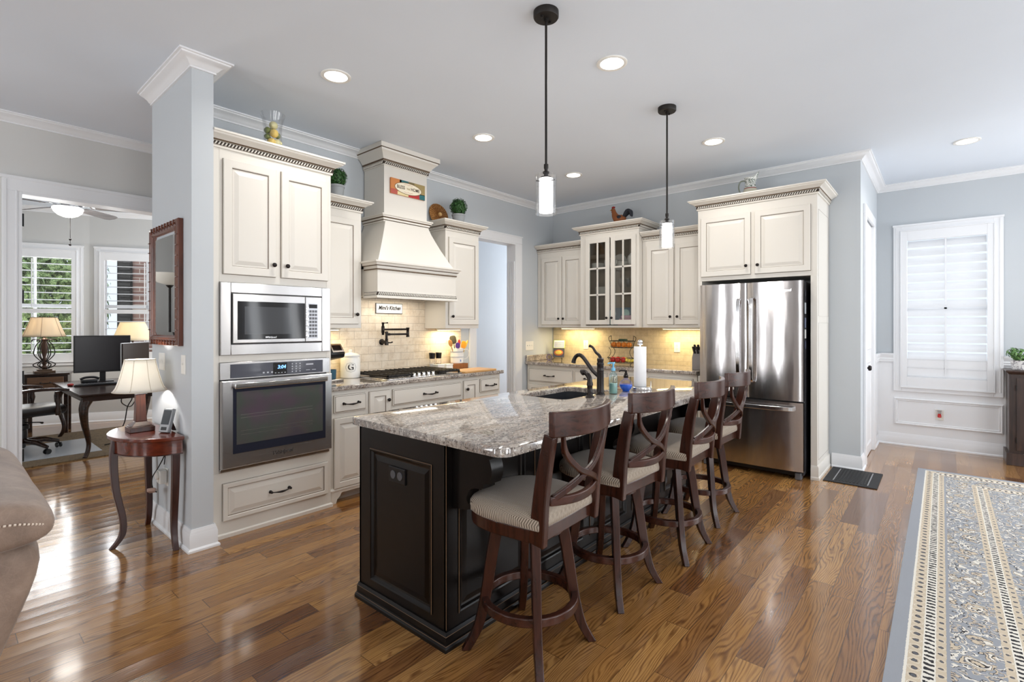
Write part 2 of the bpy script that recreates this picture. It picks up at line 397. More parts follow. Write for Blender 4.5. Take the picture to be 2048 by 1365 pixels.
FABRIC = fabric()
def suede():
    m, nt, b = base('taupe_suede'); o = obco(nt)
    n = noise(nt, o, 9, 6, .7); n2 = noise(nt, o, 240, 2)
    vz = nd(nt, 'ShaderNodeTexVoronoi', {'feature': 'DISTANCE_TO_EDGE'}, Vector=o, Scale=26).outputs[0]
    c = ramp(nt, n, [(.3, srgb(116, 96, 82)), (.55, srgb(140, 118, 102)), (.75, srgb(160, 137, 120))])
    c = mix(nt, mth(nt, 'MULTIPLY', ramp(nt, vz, [(0, (1,1,1)), (.05, (0,0,0))]), .06), c, srgb(196, 172, 154)); wset(nt, b, c)
    b.inputs['Roughness'].default_value = .62; b.inputs['Sheen Weight'].default_value = .25; bump(nt, b, mth(nt, 'ADD', n2, n), .25, .004)
    return m
SUEDE = suede()
def leaf(name, c1, c2):
    m, nt, b = base(name); o = obco(nt)
    wset(nt, b, ramp(nt, noise(nt, o, 60, 2), [(.35, c1), (.65, c2)])); b.inputs['Roughness'].default_value = .5
    return m
BOX = leaf('boxwood_leaf', srgb(24, 58, 22), srgb(62, 110, 48))
SHRUB = leaf('garden_leaf', srgb(66, 108, 48), srgb(196, 218, 146))
IVY = leaf('house_plant_leaf', srgb(56, 100, 46), srgb(120, 160, 88))
ZINC = painted('grey_zinc_pot', srgb(160, 163, 165), .6, .12)
def rugmat():
    m, nt, b = base('persian_rug_pile'); o = obco(nt); x = xyz(nt, o)
    # rug object's origin: its corner; x goes along the long edge, y goes in from that edge
    d = mth(nt, 'MINIMUM', x[0], x[1]); s = mth(nt, 'MAXIMUM', x[0], x[1])
    wob = noise(nt, o, 70, 2); d = mth(nt, 'ADD', d, mth(nt, 'MULTIPLY', mth(nt, 'SUBTRACT', wob, .5), .006))
    GR, CR, BE, CH, BK = srgb(152, 155, 161), srgb(230, 224, 212), srgb(204, 188, 164), srgb(96, 96, 102), srgb(42, 40, 42)
    def inb(a, c): return mth(nt, 'MULTIPLY', mth(nt, 'GREATER_THAN', d, a), mth(nt, 'LESS_THAN', d, c))
    # flowers made from cells
    vo = nd(nt, 'ShaderNodeTexVoronoi', {'feature': 'F1'}, Vector=vec(nt, mth(nt, 'ADD', x[0], mth(nt, 'MULTIPLY', wob, .03)), mth(nt, 'MULTIPLY', x[1], .8), 0), Scale=9, Randomness=.55)
    dist = vo.outputs['Distance']; n = noise(nt, o, 40, 2, .5, 1.2); nf = noise(nt, o, 20, 2, .5, 1.0); fd = mth(nt, 'ADD', dist, mth(nt, 'MULTIPLY', mth(nt, 'SUBTRACT', nf, .5), .75))
    flor = ramp(nt, fd, [(0, BE), (.09, BK), (.14, CR), (.24, CH), (.29, BE), (.38, BK), (.41, GR), (.54, CR), (.6, BK), (.63, GR), (.72, BE), (.78, CH), (.82, GR)], 'CONSTANT')
    vo2 = nd(nt, 'ShaderNodeTexVoronoi', {'feature': 'F1'}, Vector=o, Scale=9, Randomness=.9).outputs['Distance']
    n2 = noise(nt, o, 17, 2, .5, 1.2); fd2 = mth(nt, 'ADD', vo2, mth(nt, 'MULTIPLY', mth(nt, 'SUBTRACT', n2, .5), .9))
    field = ramp(nt, fd2, [(0, CR), (.1, BK), (.14, BE), (.2, GR), (.36, GR), (.42, CR), (.48, BK), (.51, GR), (.62, BE), (.68, CH), (.71, GR), (.82, CR), (.88, GR)], 'CONSTANT')
    c = mix(nt, mth(nt, 'GREATER_THAN', d, .34), GR, mix(nt, 1, field, field))
    c = mix(nt, inb(.2, .34), c, flor)
    # beige guard bands with rosettes
    ph = mth(nt, 'FRACT', mth(nt, 'DIVIDE', s, .058)); px = mth(nt, 'MULTIPLY', mth(nt, 'SUBTRACT', ph, .5), .058)
    for (a, e) in ((.066, .112), (.155, .188), (.366, .395), (.432, .462)):
        mid = (a+e)/2; py = mth(nt, 'SUBTRACT', d, mid)
        rr = mth(nt, 'SQRT', mth(nt, 'ADD', mth(nt, 'MULTIPLY', px, px), mth(nt, 'MULTIPLY', py, py)))
        rr = mth(nt, 'ADD', rr, mth(nt, 'MULTIPLY', mth(nt, 'SUBTRACT', n, .5), .016))
        k = (e-a)/2
        col = ramp(nt, mth(nt, 'DIVIDE', rr, k), [(0, CH), (.38, BK), (.5, BE), (.78, CR), (.86, BE), (1.0, BE)], 'CONSTANT')
        c = mix(nt, inb(a, e), c, col)
    st = mth(nt, 'SINE', mth(nt, 'ADD', mth(nt, 'MULTIPLY', s, 6.283/.034), mth(nt, 'MULTIPLY', n, 5)))
    sc = mix(nt, mth(nt, 'GREATER_THAN', st, .1), CR, BK)
    for (a, e) in ((.117, .15), (.4, .428)): c = mix(nt, inb(a, e), c, sc)
    for (a, e) in ((.056, .066), (.112, .117), (.15, .155), (.395, .4), (.428, .432)): c = mix(nt, inb(a, e), c, CR)
    wset(nt, b, c); b.inputs['Roughness'].default_value = .95
    bump(nt, b, noise(nt, o, 500, 2), .5, .003)
    return m
RUG = rugmat()
def oldrug():
    m, nt, b = base('study_rug_pile'); o = obco(nt)
    n = noise(nt, o, 22, 4, .7, 1); wset(nt, b, ramp(nt, n, [(.35, srgb(78, 66, 52)), (.5, srgb(132, 112, 86)), (.62, srgb(98, 84, 66)), (.75, srgb(160, 140, 112))]))
    b.inputs['Roughness'].default_value = .95; return m
OLDRUG = oldrug()
def wicker():
    m, nt, b = base('wicker_weave'); o = obco(nt)
    wv = nd(nt, 'ShaderNodeTexNoise', None, Vector=o, Scale=80, Detail=3).outputs[0]
    wset(nt, b, ramp(nt, wv, [(.35, srgb(128, 80, 36)), (.65, srgb(206, 150, 84))])); b.inputs['Roughness'].default_value = .6; return m
WICKER = wicker()
def brick():
    m, nt, b = base('house_brick'); o = obco(nt); x = xyz(nt, o)
    bn = nd(nt, 'ShaderNodeTexBrick', {'offset': .5}, Vector=vec(nt, x[0], x[2], 0), Scale=1, Mortar_Size=.006, Brick_Width=.21, Row_Height=.075)
    bn.inputs['Color1'].default_value = srgb(150, 118, 108); bn.inputs['Color2'].default_value = srgb(120, 92, 86); bn.inputs['Mortar'].default_value = srgb(190, 180, 172)
    wset(nt, b, bn.outputs[0]); b.inputs['Roughness'].default_value = .9; return m
BRICK = brick()
OVENGLASS = None
def ovglass():
    m, nt, b = base('oven_window_glass'); o = obco(nt)
    n = noise(nt, o, 3, 2)
    wset(nt, b, ramp(nt, n, [(.3, srgb(66, 60, 84)), (.45, srgb(88, 82, 82)), (.55, srgb(80, 86, 80)), (.7, srgb(96, 76, 92))]))  # mottled tints put reflections into the pane's colour
    b.inputs['Roughness'].default_value = .08; b.inputs['Coat Weight'].default_value = .5; return m
OVENGLASS = ovglass()
BLUEGLASS = M('navy_black_glass', srgb(44, 46, 58), .08, coat=.4)
MIRROR = M('mirror_silver', (.9, .9, .9, 1), .01, 1)
SHADEW = shade('white_lamp_shade', srgb(248, 245, 238), .45)
SHADET = shade('tan_lamp_shade', srgb(236, 222, 198), .35)
SLAT = shade('white_shutter_slat', srgb(240, 241, 243), .22)
ROOSTR = M('rooster_rust', srgb(150, 88, 48), .6); ROOSTB = M('rooster_dark', srgb(38, 40, 48), .6); RED = M('red_comb', srgb(150, 34, 28), .5)
# ---------------------------------------------------------------- the setting
CZ = 3.008
def wall(name, loc, rz, L, t, H, holes, m, z0=0):
    # local: runs along +x from 0 to L, thickness from y=0 (room face) to y=t
    g = G(); x = 0
    for (a, b, c, d) in sorted(holes):
        if a > x: g.box(x, a, 0, t, z0, H)
        if c > z0: g.box(a, b, 0, t, z0, c)
        if d < H: g.box(a, b, 0, t, d, H)
        x = b
    if x < L: g.box(x, L, 0, t, z0, H)
    o = g.build(name, m); o.location = loc; o.rotation_euler = (0, 0, rz); return struct(o)
struct(G().box(-3.6, 8.3, -3.6, 10.4, -.1, 0).build('floor', FLOOR))
struct(G().box(-3.6, 8.3, -3.6, 5.584, CZ, CZ+.1).build('ceiling', CEIL))
struct(G().prism([(-.7, 5.584), (3.7, 5.584), (3.7, 8.0), (1.5, 9.24), (-.7, 10.16)], CZ, CZ+.1).build('ceiling_study', CEIL))
wall('wall_left', (1.16, 4.165, 0), 0, 4.69, .105, CZ, [(3.016, 3.755, 0, 2.43)], WALL)
struct(G().box(1.04, 1.16, 3.449, 4.27, 0, CZ).build('wall_pier', WALL))
wall('wall_right', (5.744, 4.165, 0), -pi/2, 3.583, .106, CZ, [], WALL)
wall('wall_side', (5.85, .582, 0), 0, 1.46, .106, CZ, [(.2, .96, 0, 2.47)], WALL)
wall('wall_far', (7.31, .582, 0), -pi/2, 4.08, .12, CZ, [(.257, .972, .72, 2.43), (2.55, 3.5, .65, 2.55)], WALL)
wall('wall_study', (-3.5, 5.464, 0), 0, 11.7, .12, CZ, [(3.968, 5.6, 0, 2.42)], WALLW)
wall('wall_back', (7.31, -3.5, 0), pi, 10.81, .12, CZ, [(7.31-x_-w_/2, 7.31-x_+w_/2, .5, 2.6) for x_, w_ in ((6.45, 1.3), (5.05, .2), (4.25, .2), (2.4, 1.3), (.2, 1.3))], WALLW)
wall('wall_west', (-3.5, -3.5, 0), pi/2, 8.97, .12, CZ, [(1.9-.25, 1.9+.25, .1, 2.7), (6.1-.25, 6.1+.25, .1, 2.7), (7.8-.25, 7.8+.25, .1, 2.7)], WALLW)
struct(G().box(5.85, 8.2, 4.165, 4.27, 0, CZ).build('wall_hall', HALLB))
struct(G().box(2.2, 8.2, 5.452, 5.463, 0, 2.93).build('wall_hall_far', HALLB))
wall('wall_hall_end', (8.2, 5.464, 0), -pi/2, 1.3, .1, CZ, [(.15, 1.05, .6, 2.6)], HALLB)
# pale paint inside the study
def seg(name, a, b, holes, m, t=.12):
    d = math.atan2(b[1]-a[1], b[0]-a[0]); L = math.hypot(b[0]-a[0], b[1]-a[1])
    return wall(name, (a[0], a[1], 0), d, L, t, CZ, holes, m), d, L
A0, A1, A2 = (-.7, 10.04), (1.5, 9.22), (3.7, 7.98)
STW = painted('study_wall_paint', srgb(206, 206, 204))
_, d1, L1 = seg('wall_study_bay_left', A0, A1, [(1.28, 2.2, .9, 2.42)], STW)
_, d2, L2 = seg('wall_study_bay_right', A1, A2, [(.14, 1.2, .9, 2.42)], STW)
struct(G().box(-.82, -.7, 5.584, 10.05, 0, CZ).build('wall_study_west', STW))
wall('wall_study_east', (3.7, 8.0, 0), -pi/2, 2.416, .12, CZ, [(.5, 1.7, .7, 2.6)], STW)
# crown, baseboards
CRP = [(0,2.938),(.012,2.938),(.012,2.949),(.02,2.953),(.03,2.966),(.05,2.979),(.066,2.985),(.074,2.989),(.077,2.996),(.088,2.998),(.088,CZ),(0,CZ)]
def trim(n, path, prof, m=TRIM, closed=False): return struct(G().sweep(path, prof, closed).build('trim_%d' % n, m, sm=30))
trim(1, [(1.04,4.27),(1.04,3.449),(1.16,3.449),(1.16,4.165),(5.744,4.165),(5.744,.582),(7.31,.582),(7.31,-3.5)], CRP)
trim(2, [(-3.5,5.464),(8.2,5.464)], CRP)
trim(3, [A0, A1, A2], CRP)
trim(4, [(7.31,-3.5),(-3.5,-3.5),(-3.5,5.464)], CRP)
BBP = [(0,0),(.026,0),(.026,.012),(.019,.02),(.015,.022),(.015,.1),(.012,.106),(.012,.112),(.007,.124),(.005,.135),(0,.135)]
def bboard(side, path): return struct(G().sweep(path, BBP).build('baseboard_'+side, TRIM, sm=30))
bboard('pier', [(1.04,4.27),(1.04,3.449),(1.165,3.449),(1.165,3.515)])
bboard('right', [(5.744,.815),(5.744,.582),(5.945,.582)])
bboard('far', [(6.915,.582),(7.298,.582),(7.298,-3.5)])
bboard('study', [(-3.5,5.464),(.36,5.464)])
bboard('study_bay', [A0, A1, A2])
bboard('hall', [(2.2,5.452),(8.2,5.452)])
# casings: hall opening
def flat(n, boxes, m=TRIM, bev=.004):
    g = G()
    for b in boxes: g.box(*b)
    return struct(g.build('trim_%d' % n, m, bev=bev))
flat(5, [(4.084,4.176,4.143,4.165,0,2.43),(4.915,5.035,4.143,4.165,0,2.43),(4.084,5.035,4.143,4.165,2.43,2.523),(4.07,5.05,4.138,4.165,2.513,2.53)])
g = G().box(4.897,4.915,4.143,4.29,0,2.43).box(4.176,4.194,4.143,4.29,0,2.43).box(4.194,4.897,4.143,4.29,2.412,2.43)
for k in range(4): g.box(4.885,4.897,4.158+k*.031,4.176+k*.031,.15,2.2)
struct(g.build('trim_6', TRIM, bev=.002))
# study door casing and jamb with hinges
flat(7, [(.366,.458,5.44,5.464,0,2.42),(2.01,2.1,5.44,5.464,0,2.42),(.366,2.1,5.44,5.464,2.42,2.52),(.355,2.112,5.434,5.464,2.51,2.535),(.372,.392,5.436,5.44,0,2.5),(.44,.452,5.436,5.44,0,2.425)])
j = flat(8, [(.458,.478,5.44,5.6,0,2.42),(1.99,2.01,5.44,5.6,0,2.42),(.478,1.99,5.44,5.6,2.40,2.42)], bev=.002)
for z in (.36, .97, 1.6, 2.2):
    h = G().box(.476,.482,5.46,5.51,z-.045,z+.045).tube([(.483,5.455,z-.05),(.483,5.455,z+.05)], .007).build('hinge', BLACK, parent=j); h['label'] = 'black door hinge'
# wainscot of the dining end
struct(G().box(7.298,7.31,-3.5,.582,0,.5).box(7.298,7.31,-1.95,.582,.5,1.0).box(6.9,7.298,.57,.582,0,1.0).build('wall_far_wainscot', TRIM))
CHR = [(0,.955),(.014,.955),(.018,.97),(.014,.975),(.02,.99),(.014,1.0),(.026,1.03),(.032,1.045),(.032,1.056),(0,1.056)]
trim(9, [(6.915,.57),(7.298,.57),(7.298,.425)], CHR)
trim(10, [(7.298,-.489),(7.298,-1.87)], CHR)
def picframe(n, y0, y1, z0, z1):
    g = G(); pr = [(0,0),(.0,-.012),(.012,-.018),(.022,-.008),(.03,-.011),(.036,0)]
    g.rings(0, y0-y1, z0, z1, 0, pr); g.f = g.f[:20]; g.m = g.m[:20]
    o = struct(g.build('trim_%d' % n, TRIM, sm=35)); o.location = (7.298, y0, 0); o.rotation_euler = (0,0,-pi/2)
picframe(11, .418, -.489, .239, .547)
# pantry door in wall_side
flat(13, [(5.945,6.05,.56,.582,0,2.47),(6.81,6.915,.56,.582,0,2.47),(5.945,6.915,.56,.582,2.47,2.57),(6.05,6.064,.56,.69,0,2.47),(6.796,6.81,.56,.69,0,2.47)])
d = sthing('door_1', (6.066, .584, 0)); d['label'] = 'white panelled pantry door beside the refrigerator wall'
g = G().box(0,.728,.006,.04,.01,2.46)
for (a, b) in ((.12, 1.0), (1.12, 2.34)): g.rings(.11,.618,a,b,0,[(0,.0075),(0,.001),(.01,-.003),(.024,.004),(.03,.0055)])
g.build('door_panel', TRIM, parent=d)
kb = G().lathe([(.026,.0),(.026,.006),(.01,.01),(.01,.028),(.026,.034),(.028,.048),(.018,.06),(0,.062)], (.06,.006,.95), 16, 'y').build('door_knob', BRONZE, parent=d, sm=40); kb['label'] = 'dark bronze door knob'

# ---- shuttered windows: local frame, front faces -y, x from the left of the casing
def shutter(n, loc, rz, W, z0, z1, tilt, pitch, cas=.075, lw=.089, midrail=None, label=None, wallt=.12):
    o = sthing('window_%d' % n, loc, rz); o['label'] = label
    g = G()
    for b in ((0,cas,z0,z1),(W-cas,W,z0,z1),(cas,W-cas,z1-cas,z1),(cas,W-cas,z0,z0+cas*.8)): g.box(b[0],b[1],-.022,0,b[2],b[3])
    g.box(-.006,W+.006,-.03,0,z1-.016,z1+.006); g.box(cas*.25,cas*.4,-.026,-.022,z0+.05,z1-.03); g.box(W-cas*.4,W-cas*.25,-.026,-.022,z0+.05,z1-.03)
    g.build('window_casing', TRIM, parent=o, bev=.003)
    a, b, c, d = cas, W-cas, z0+cas*.8, z1-cas
    g = G(); st = .05
    for q in ((a,a+st,c,d),(b-st,b,c,d),(a+st,b-st,d-.11,d),(a+st,b-st,c,c+.11)): g.box(q[0],q[1],-.036,-.004,q[2],q[3])
    g.box(a-.012,a,-.04,-.0,c,d); g.box(b,b+.012,-.04,0,c,d); g.box(a-.012,b+.012,-.04,0,d,d+.014); g.box(a-.012,b+.012,-.042,0,c-.016,c)
    if midrail: g.box(a+st,b-st,-.036,-.004,midrail-.03,midrail+.03)
    g.build('shutter_frame', TRIM, parent=o, bev=.002)
    g = G(); x0, x1 = a+st+.002, b-st-.002; z = c+.11+pitch*.45
    while z < d-.11-pitch*.2:
        if not midrail or abs(z-midrail) > .05:
            dy, dz = cos(tilt)*lw/2, sin(tilt)*lw/2; ny, nz = -sin(tilt)*.0045, cos(tilt)*.0045
            cy = .016 if abs(tilt) > .6 else .02
            pts = [(cy-dy, z-dz), (cy-dy*.5-ny*1.1, z-dz*.5-nz*1.1), (cy-ny*1.3, z-nz*1.3), (cy+dy, z+dz), (cy+ny*1.3, z+nz*1.3), (cy-dy*.5+ny, z-dz*.5+nz)]
            g.prism(pts, x0, x1, 'x')
        z += pitch
    g.build('louvers', SLAT, parent=o, sm=40)
    xm = (a+b)/2; g = G(); yr = .016-cos(tilt)*lw/2-.012
    zz = ((c+.12, midrail-.03), (midrail+.05, d-.13)) if midrail else ((c+.14, (c+d)/2-.06), ((c+d)/2+.04, d-.1))
    for (p, q) in zz: g.box(xm-.006, xm+.006, yr, yr+.008, p, q)
    g.build('tilt_rod', TRIM, parent=o)
    g = G(); g.box(cas*.9,W-cas*.9,.10,.104,c-.03,d+.03); gl = g.build('window_pane', GLASS, parent=o)
    g = G(); zc = (c+d)/2
    for q in ((cas*.9,cas+.03,c-.03,d+.03),(W-cas-.03,W-cas*.9,c-.03,d+.03),(cas,W-cas,c-.03,c+.02),(cas,W-cas,d-.02,d+.03),(cas,W-cas,zc-.025,zc+.025),((W/2)-.012,(W/2)+.012,c,d)): g.box(q[0],q[1],.07,.115,q[2],q[3])
    g.build('window_sash', TRIM, parent=o)
    return o
shutter(1, (7.298,.425,0), -pi/2, .914, .624, 2.525, R(64), .0975, label='white shuttered window over the dining wainscot')
wx = lambda a, d, s: (a[0]+cos(d)*s, a[1]+sin(d)*s, 0)
shutter(2, wx(A0,d1,1.2), d1, 1.08, .82, 2.5, R(6), .1, midrail=1.58, label='shuttered study window with green garden leaves outside')
shutter(3, wx(A1,d2,.06), d2, 1.22, .82, 2.5, R(6), .1, midrail=1.58, label='shuttered study window with a brick wall outside')
for k, (x, y, rz, W) in enumerate(((7.1,-3.5,pi,1.3),(5.15,-3.5,pi,.2),(4.35,-3.5,pi,.2),(3.05,-3.5,pi,1.3),(.85,-3.5,pi,1.3),(-3.5,-1.85,pi/2,.5),(-3.5,2.35,pi/2,.5),(-3.5,4.05,pi/2,.5),(7.31,-1.968,-pi/2,.95),(3.7,7.5,-pi/2,1.2))):  # narrow back pair, second dining and study side windows are added for their light
    o = sthing('window_%d' % (k+4), (x, y, 0), rz); g = G()
    lo_, hi_ = (.1, 2.7) if .3 < W < .6 else (.65, 2.55) if .6 < W < 1 else (.5, 2.6)
    for q in ((-.1,0,lo_-.1,hi_+.1),(W,W+.1,lo_-.1,hi_+.1),(0,W,hi_,hi_+.1),(0,W,lo_-.1,lo_)): g.box(q[0],q[1],-.02,.06,q[2],q[3])
    g.build('window_frame', TRIM, parent=o)
# outdoors behind the study
struct(G().box(-8,12,10.4,24,-.4,-.3).build('ground', leaf('lawn', srgb(70,96,44), srgb(120,146,80))))
o = struct(G().box(0,3.2,0,.3,-.3,4.2).build('wall_exterior_brick', BRICK)); o.location = (2.2, 10.19, 0); o.rotation_euler = (0,0,-.35)
sh = G()
for i in range(2): sh.box(0,.2,0,.03,.9,2.75)
for i in range(28): sh.box(.03,.17,-.012,0,.95+i*.064,.99+i*.064)
o = tag(sh.build('exterior_window_shutter', BLACK), 'black exterior house shutter seen through the study window by the brick', 'shutter'); o.location = (2.01, 10.22, 0); o.rotation_euler = (0,0,-.35)
def leafball(c, r, n, size, rnd):
    g = G()
    for i in range(n):
        u = rnd.uniform(-1,1); a = rnd.uniform(0,2*pi); rr = rnd.uniform(.72,1.0); q = math.sqrt(1-u*u)
        p = Vector((q*cos(a)*r[0]*rr, q*sin(a)*r[1]*rr, u*r[2]*rr)); nrm = Vector((q*cos(a), q*sin(a), u+rnd.uniform(-.3,.5))).normalized()
        t = nrm.cross(Vector((rnd.uniform(-1,1), rnd.uniform(-1,1), rnd.uniform(-1,1)))).normalized(); b2 = nrm.cross(t)
        s = size*rnd.uniform(.7,1.3); p = p + Vector(c)
        g.add([p-t*s*.9, p-b2*s*.45+nrm*s*.15, p+t*s*.9+nrm*s*.1, p+b2*s*.45+nrm*s*.15], [(0,1,2,3)])
    return g
rb = random.Random(3)
for k, (x, y, z, rx, rz_, lab) in enumerate(((.55,11.6,1.9,.8,1.6,'leafy green garden shrub outside, left in the study window'),(1.45,12.4,2.1,.9,1.9,'leafy green garden shrub outside, beside the black shutter'),(.2,13.6,2.9,1.6,2.4,'tall leafy tree behind the garden shrubs'))):
    t = thing('garden_shrub', lab, 'shrub', (x, y, -.3))
    g = leafball((0,0,z), (rx,.6,rz_), 2800, .085, rb); g2 = leafball((0,0,z), (rx*.6,.4,rz_*.8), 1200, .10, rb); g.add(g2.v, g2.f)
    f = g.build('foliage', SHRUB, parent=t, norm=False); f['kind'] = 'stuff'
    G().tube([(0,0,0),(.05,0,z*.5),(0,.02,z)], [.06,.05,.03]).build('trunk', BLOCKW, parent=t)
# backsplash tile
struct(G().box(1.995,3.95,4.153,4.164,.906,1.66).build('backsplash_left', TILEX))
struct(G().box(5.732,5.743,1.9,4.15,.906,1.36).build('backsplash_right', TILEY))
# ---------------------------------------------------------------- cabinet parts (local frame: front faces -y)
CM = [CREAM, GLAZE, DKGLAZE]
def door_g(x0, x1, z0, z1, y=-.02, t=.02, fw=.056):
    pr = [(0,t),(-.002,t-.0012),(0,t-.0024),(0,.003),(.003,0),(fw-.007,0),(fw-.003,.0035),(fw,.009),(fw+.010,.0095),(fw+.036,.0025),(fw+.040,.0025)]
    return G().rings(x0, x1, z0, z1, y, pr, [0,1,1,0,0,0,0,1,0,0,0])
def drawer_g(x0, x1, z0, z1, y=-.02, t=.02, raised=False):
    if raised: return door_g(x0, x1, z0, z1, y, t, .032)
    pr = [(0,t),(-.002,t-.0012),(0,t-.0024),(0,.005),(.006,.003),(.009,.0025),(.0115,0)]
    return G().rings(x0, x1, z0, z1, y, pr, [0,1,1,0,0,1,0])
KN = [(.0045,0),(.0045,.012),(.013,.016),(.0155,.022),(.014,.029),(.007,.033),(0,.034)]
def knob(p, x, z, y=-.02):
    o = G().lathe(KN, (x, y, z), 14, 'y').build('knob', BRONZE, parent=p, sm=50); o['label'] = 'dark bronze knob'; return o
def pull(p, x, z, L=.12, y=-.02):
    g = G(); h = L/2
    for s in (-1, 1): g.lathe([(.011,0),(.011,.004),(.006,.008),(.006,.02),(.009,.026),(.006,.033),(0,.035)], (x+s*h, y, z), 12, 'y')
    pts = smooth([(x-h, y-.026, z), (x-h*.55, y-.030, z-.004), (x, y-.034, z-.006), (x+h*.55, y-.030, z-.004), (x+h, y-.026, z)], 5)
    n = len(pts); g.tube(pts, [.0042+.0038*max(0, 1-abs(i-(n-1)/2)/(n*.26)) for i in range(n)], 8)
    o = g.build('pull_handle', BRONZE, parent=p, sm=50); o['label'] = 'dark bronze bow pull handle'; return o
def addoor(t, x0, x1, z0, z1, kx=None, kz=None, fw=.056, y=0):
    d = door_g(x0, x1, z0, z1, y-.02, .02, fw).build('door', CM, parent=t)
    if kx is not None: knob(d, kx, kz, y-.02)
    return d
def addrawer(t, x0, x1, z0, z1, raised=False, L=.12, handle=True):
    d = drawer_g(x0, x1, z0, z1, raised=raised).build('drawer', CM, parent=t)
    if handle: pull(d, (x0+x1)/2, (z0+z1)/2, L)
    return d
CCP = [(0,0),(.010,0),(.010,.010),(.014,.014),(.014,.040),(.020,.042),(.024,.050),(.040,.062),(.058,.070),(.066,.074),(.070,.084),(.078,.086),(.078,.098),(0,.098)]
CCM = [0,0,0,2,0,1,0,0,0,0,0,0,0,0]
def ropeband(path, z, h=.023, out=.014, pitch=.020):
    g = G()
    for i in range(len(path)-1):
        a, b = Vector(path[i]), Vector(path[i+1]); d = (b-a); L = d.length; d.normalize(); n = Vector((d.y, -d.x))
        k = max(1, int(L/pitch)); 
        for j in range(k):
            s = (j+.5)*L/k; w = pitch*.29
            vs = []
            for (oo, sc) in ((out-.001, 1), (out+.008, .55)):
                for (dz, sh) in ((-h/2, -.006), (h/2, .006)):
                    for e in (-w, w):
                        q = a + d*(s+sh+e*sc) + n*oo; vs.append((q.x, q.y, z+dz*(.97 if sc == 1 else .8)))
            g.add(vs, [(4,5,7,6),(0,4,6,2),(1,3,7,5),(2,6,7,3),(0,1,5,4)])
    return g
def crown(t, path, zb, rope=True, scale=1):
    c = G().sweep(path, [(o*scale, zb+z*scale) for (o, z) in CCP], mis=CCM).build('crown_moulding', CM, parent=t, sm=30)
    if rope: ropeband(path, zb+.027*scale, out=.013*scale).build('rope_moulding', CREAM, parent=c, norm=False)
    return c
def carcass(t, w, d, z0, z1, extra=None, name='carcass'):
    g = G().box(0, w, 0, d, z0, z1)
    for b in extra or []: g.box(*b)
    return g.build(name, CM, parent=t, bev=.0015)

# ---- tall oven cabinet at the left end
t = thing('oven_tower_cabinet', 'tall cream cabinet housing the wall oven and microwave, beside the grey pier', 'cabinet', (1.18, 3.519, 0))
W, D = .81, .634
carcass(t, W, D, .02, .424, [(0,.036,0,D,.424,2.615),(W-.036,W,0,D,.424,2.615),(.036,W-.036,0,D,1.134,1.18),(.036,W-.036,0,D,1.656,2.52),(.036,W-.036,D-.02,D,.424,1.134),(.036,W-.036,D-.02,D,1.18,1.656),(.036,W-.036,.01,D,2.52,2.615)])
G().sweep([(0,0),(W,0),(W,.06)], [(0,0),(.012,0),(.012,.022),(.004,.03),(0,.03)]).build('base_moulding', CREAM, parent=t, sm=30)
addoor(t, .056, .393, 1.708, 2.452, .382-.012, 1.79)
addoor(t, .43, .78, 1.708, 2.452, .43+.032, 1.79)
d = addrawer(t, .054, .778, .112, .35, raised=True, L=.13)
crown(t, [(-.018,0),(W,0),(W,D)], 2.515)
# microwave with its trim kit
t = thing('built_in_microwave', 'stainless built-in microwave with black door window above the wall oven', 'microwave', (1.217, 3.519, 0))
W = .756; g = G().box(.008, W-.008, .001, .45, 1.184, 1.652)
g.build('housing', BLACK, parent=t)
g = G()   # trim kit frame, z 1.181-1.654
for q in ((0,.062,1.181,1.654),(W-.066,W,1.181,1.654),(.062,W-.066,1.588,1.654),(.062,W-.066,1.181,1.250)): g.box(q[0],q[1],-.022,.0,q[2],q[3])
g.build('trim_kit_frame', STEEL, parent=t, bev=.003)
G().box(.062,.69,-.012,.0,1.25,1.588).build('vent_gap', BLACK, parent=t)
d = G().rings(.069,.555,1.258,1.581,-.034,[(0,.022),(0,.003),(.003,0)]).build('door', STEEL, parent=t)
d2 = G().box(.097,.551,-.0365,-.034,1.281,1.534).build('door_window', BLKGLASS, parent=d, bev=.001); d2['label'] = 'black glass microwave door window'
G().box(.14,.45,-.0372,-.0365,1.315,1.50).build('window_screen', M('microwave_screen', srgb(56,58,62), .1, coat=.5), parent=d)
text('Whirlpool', .018, CHROME, d, (.31, -.0368, 1.294), name='logo', shear=.2)
p = G().rings(.557,.683,1.258,1.581,-.034,[(0,.022),(0,.003),(.003,0)]).build('control_panel', STEEL, parent=t)
G().box(.578,.650,-.0355,-.034,1.281,1.535).build('keypad_face', M('silver_keypad', srgb(176,178,184), .3, .5), parent=p)
G().box(.583,.645,-.0368,-.0355,1.50,1.528).build('display', BLKGLASS, parent=p)
g = G()
for r in range(8):
    for c in range(3): g.box(.585+c*.021,.601+c*.021,-.0372,-.0355,1.29+r*.0255,1.307+r*.0255)
g.build('keypad_buttons', GREYP, parent=p)
g = G()
for r in range(6): g.lathe([(.012,0),(.012,.004),(0,.005)], (.568, -.034, 1.30+r*.04), 10, 'y')
g.build('side_buttons', CHROME, parent=p)
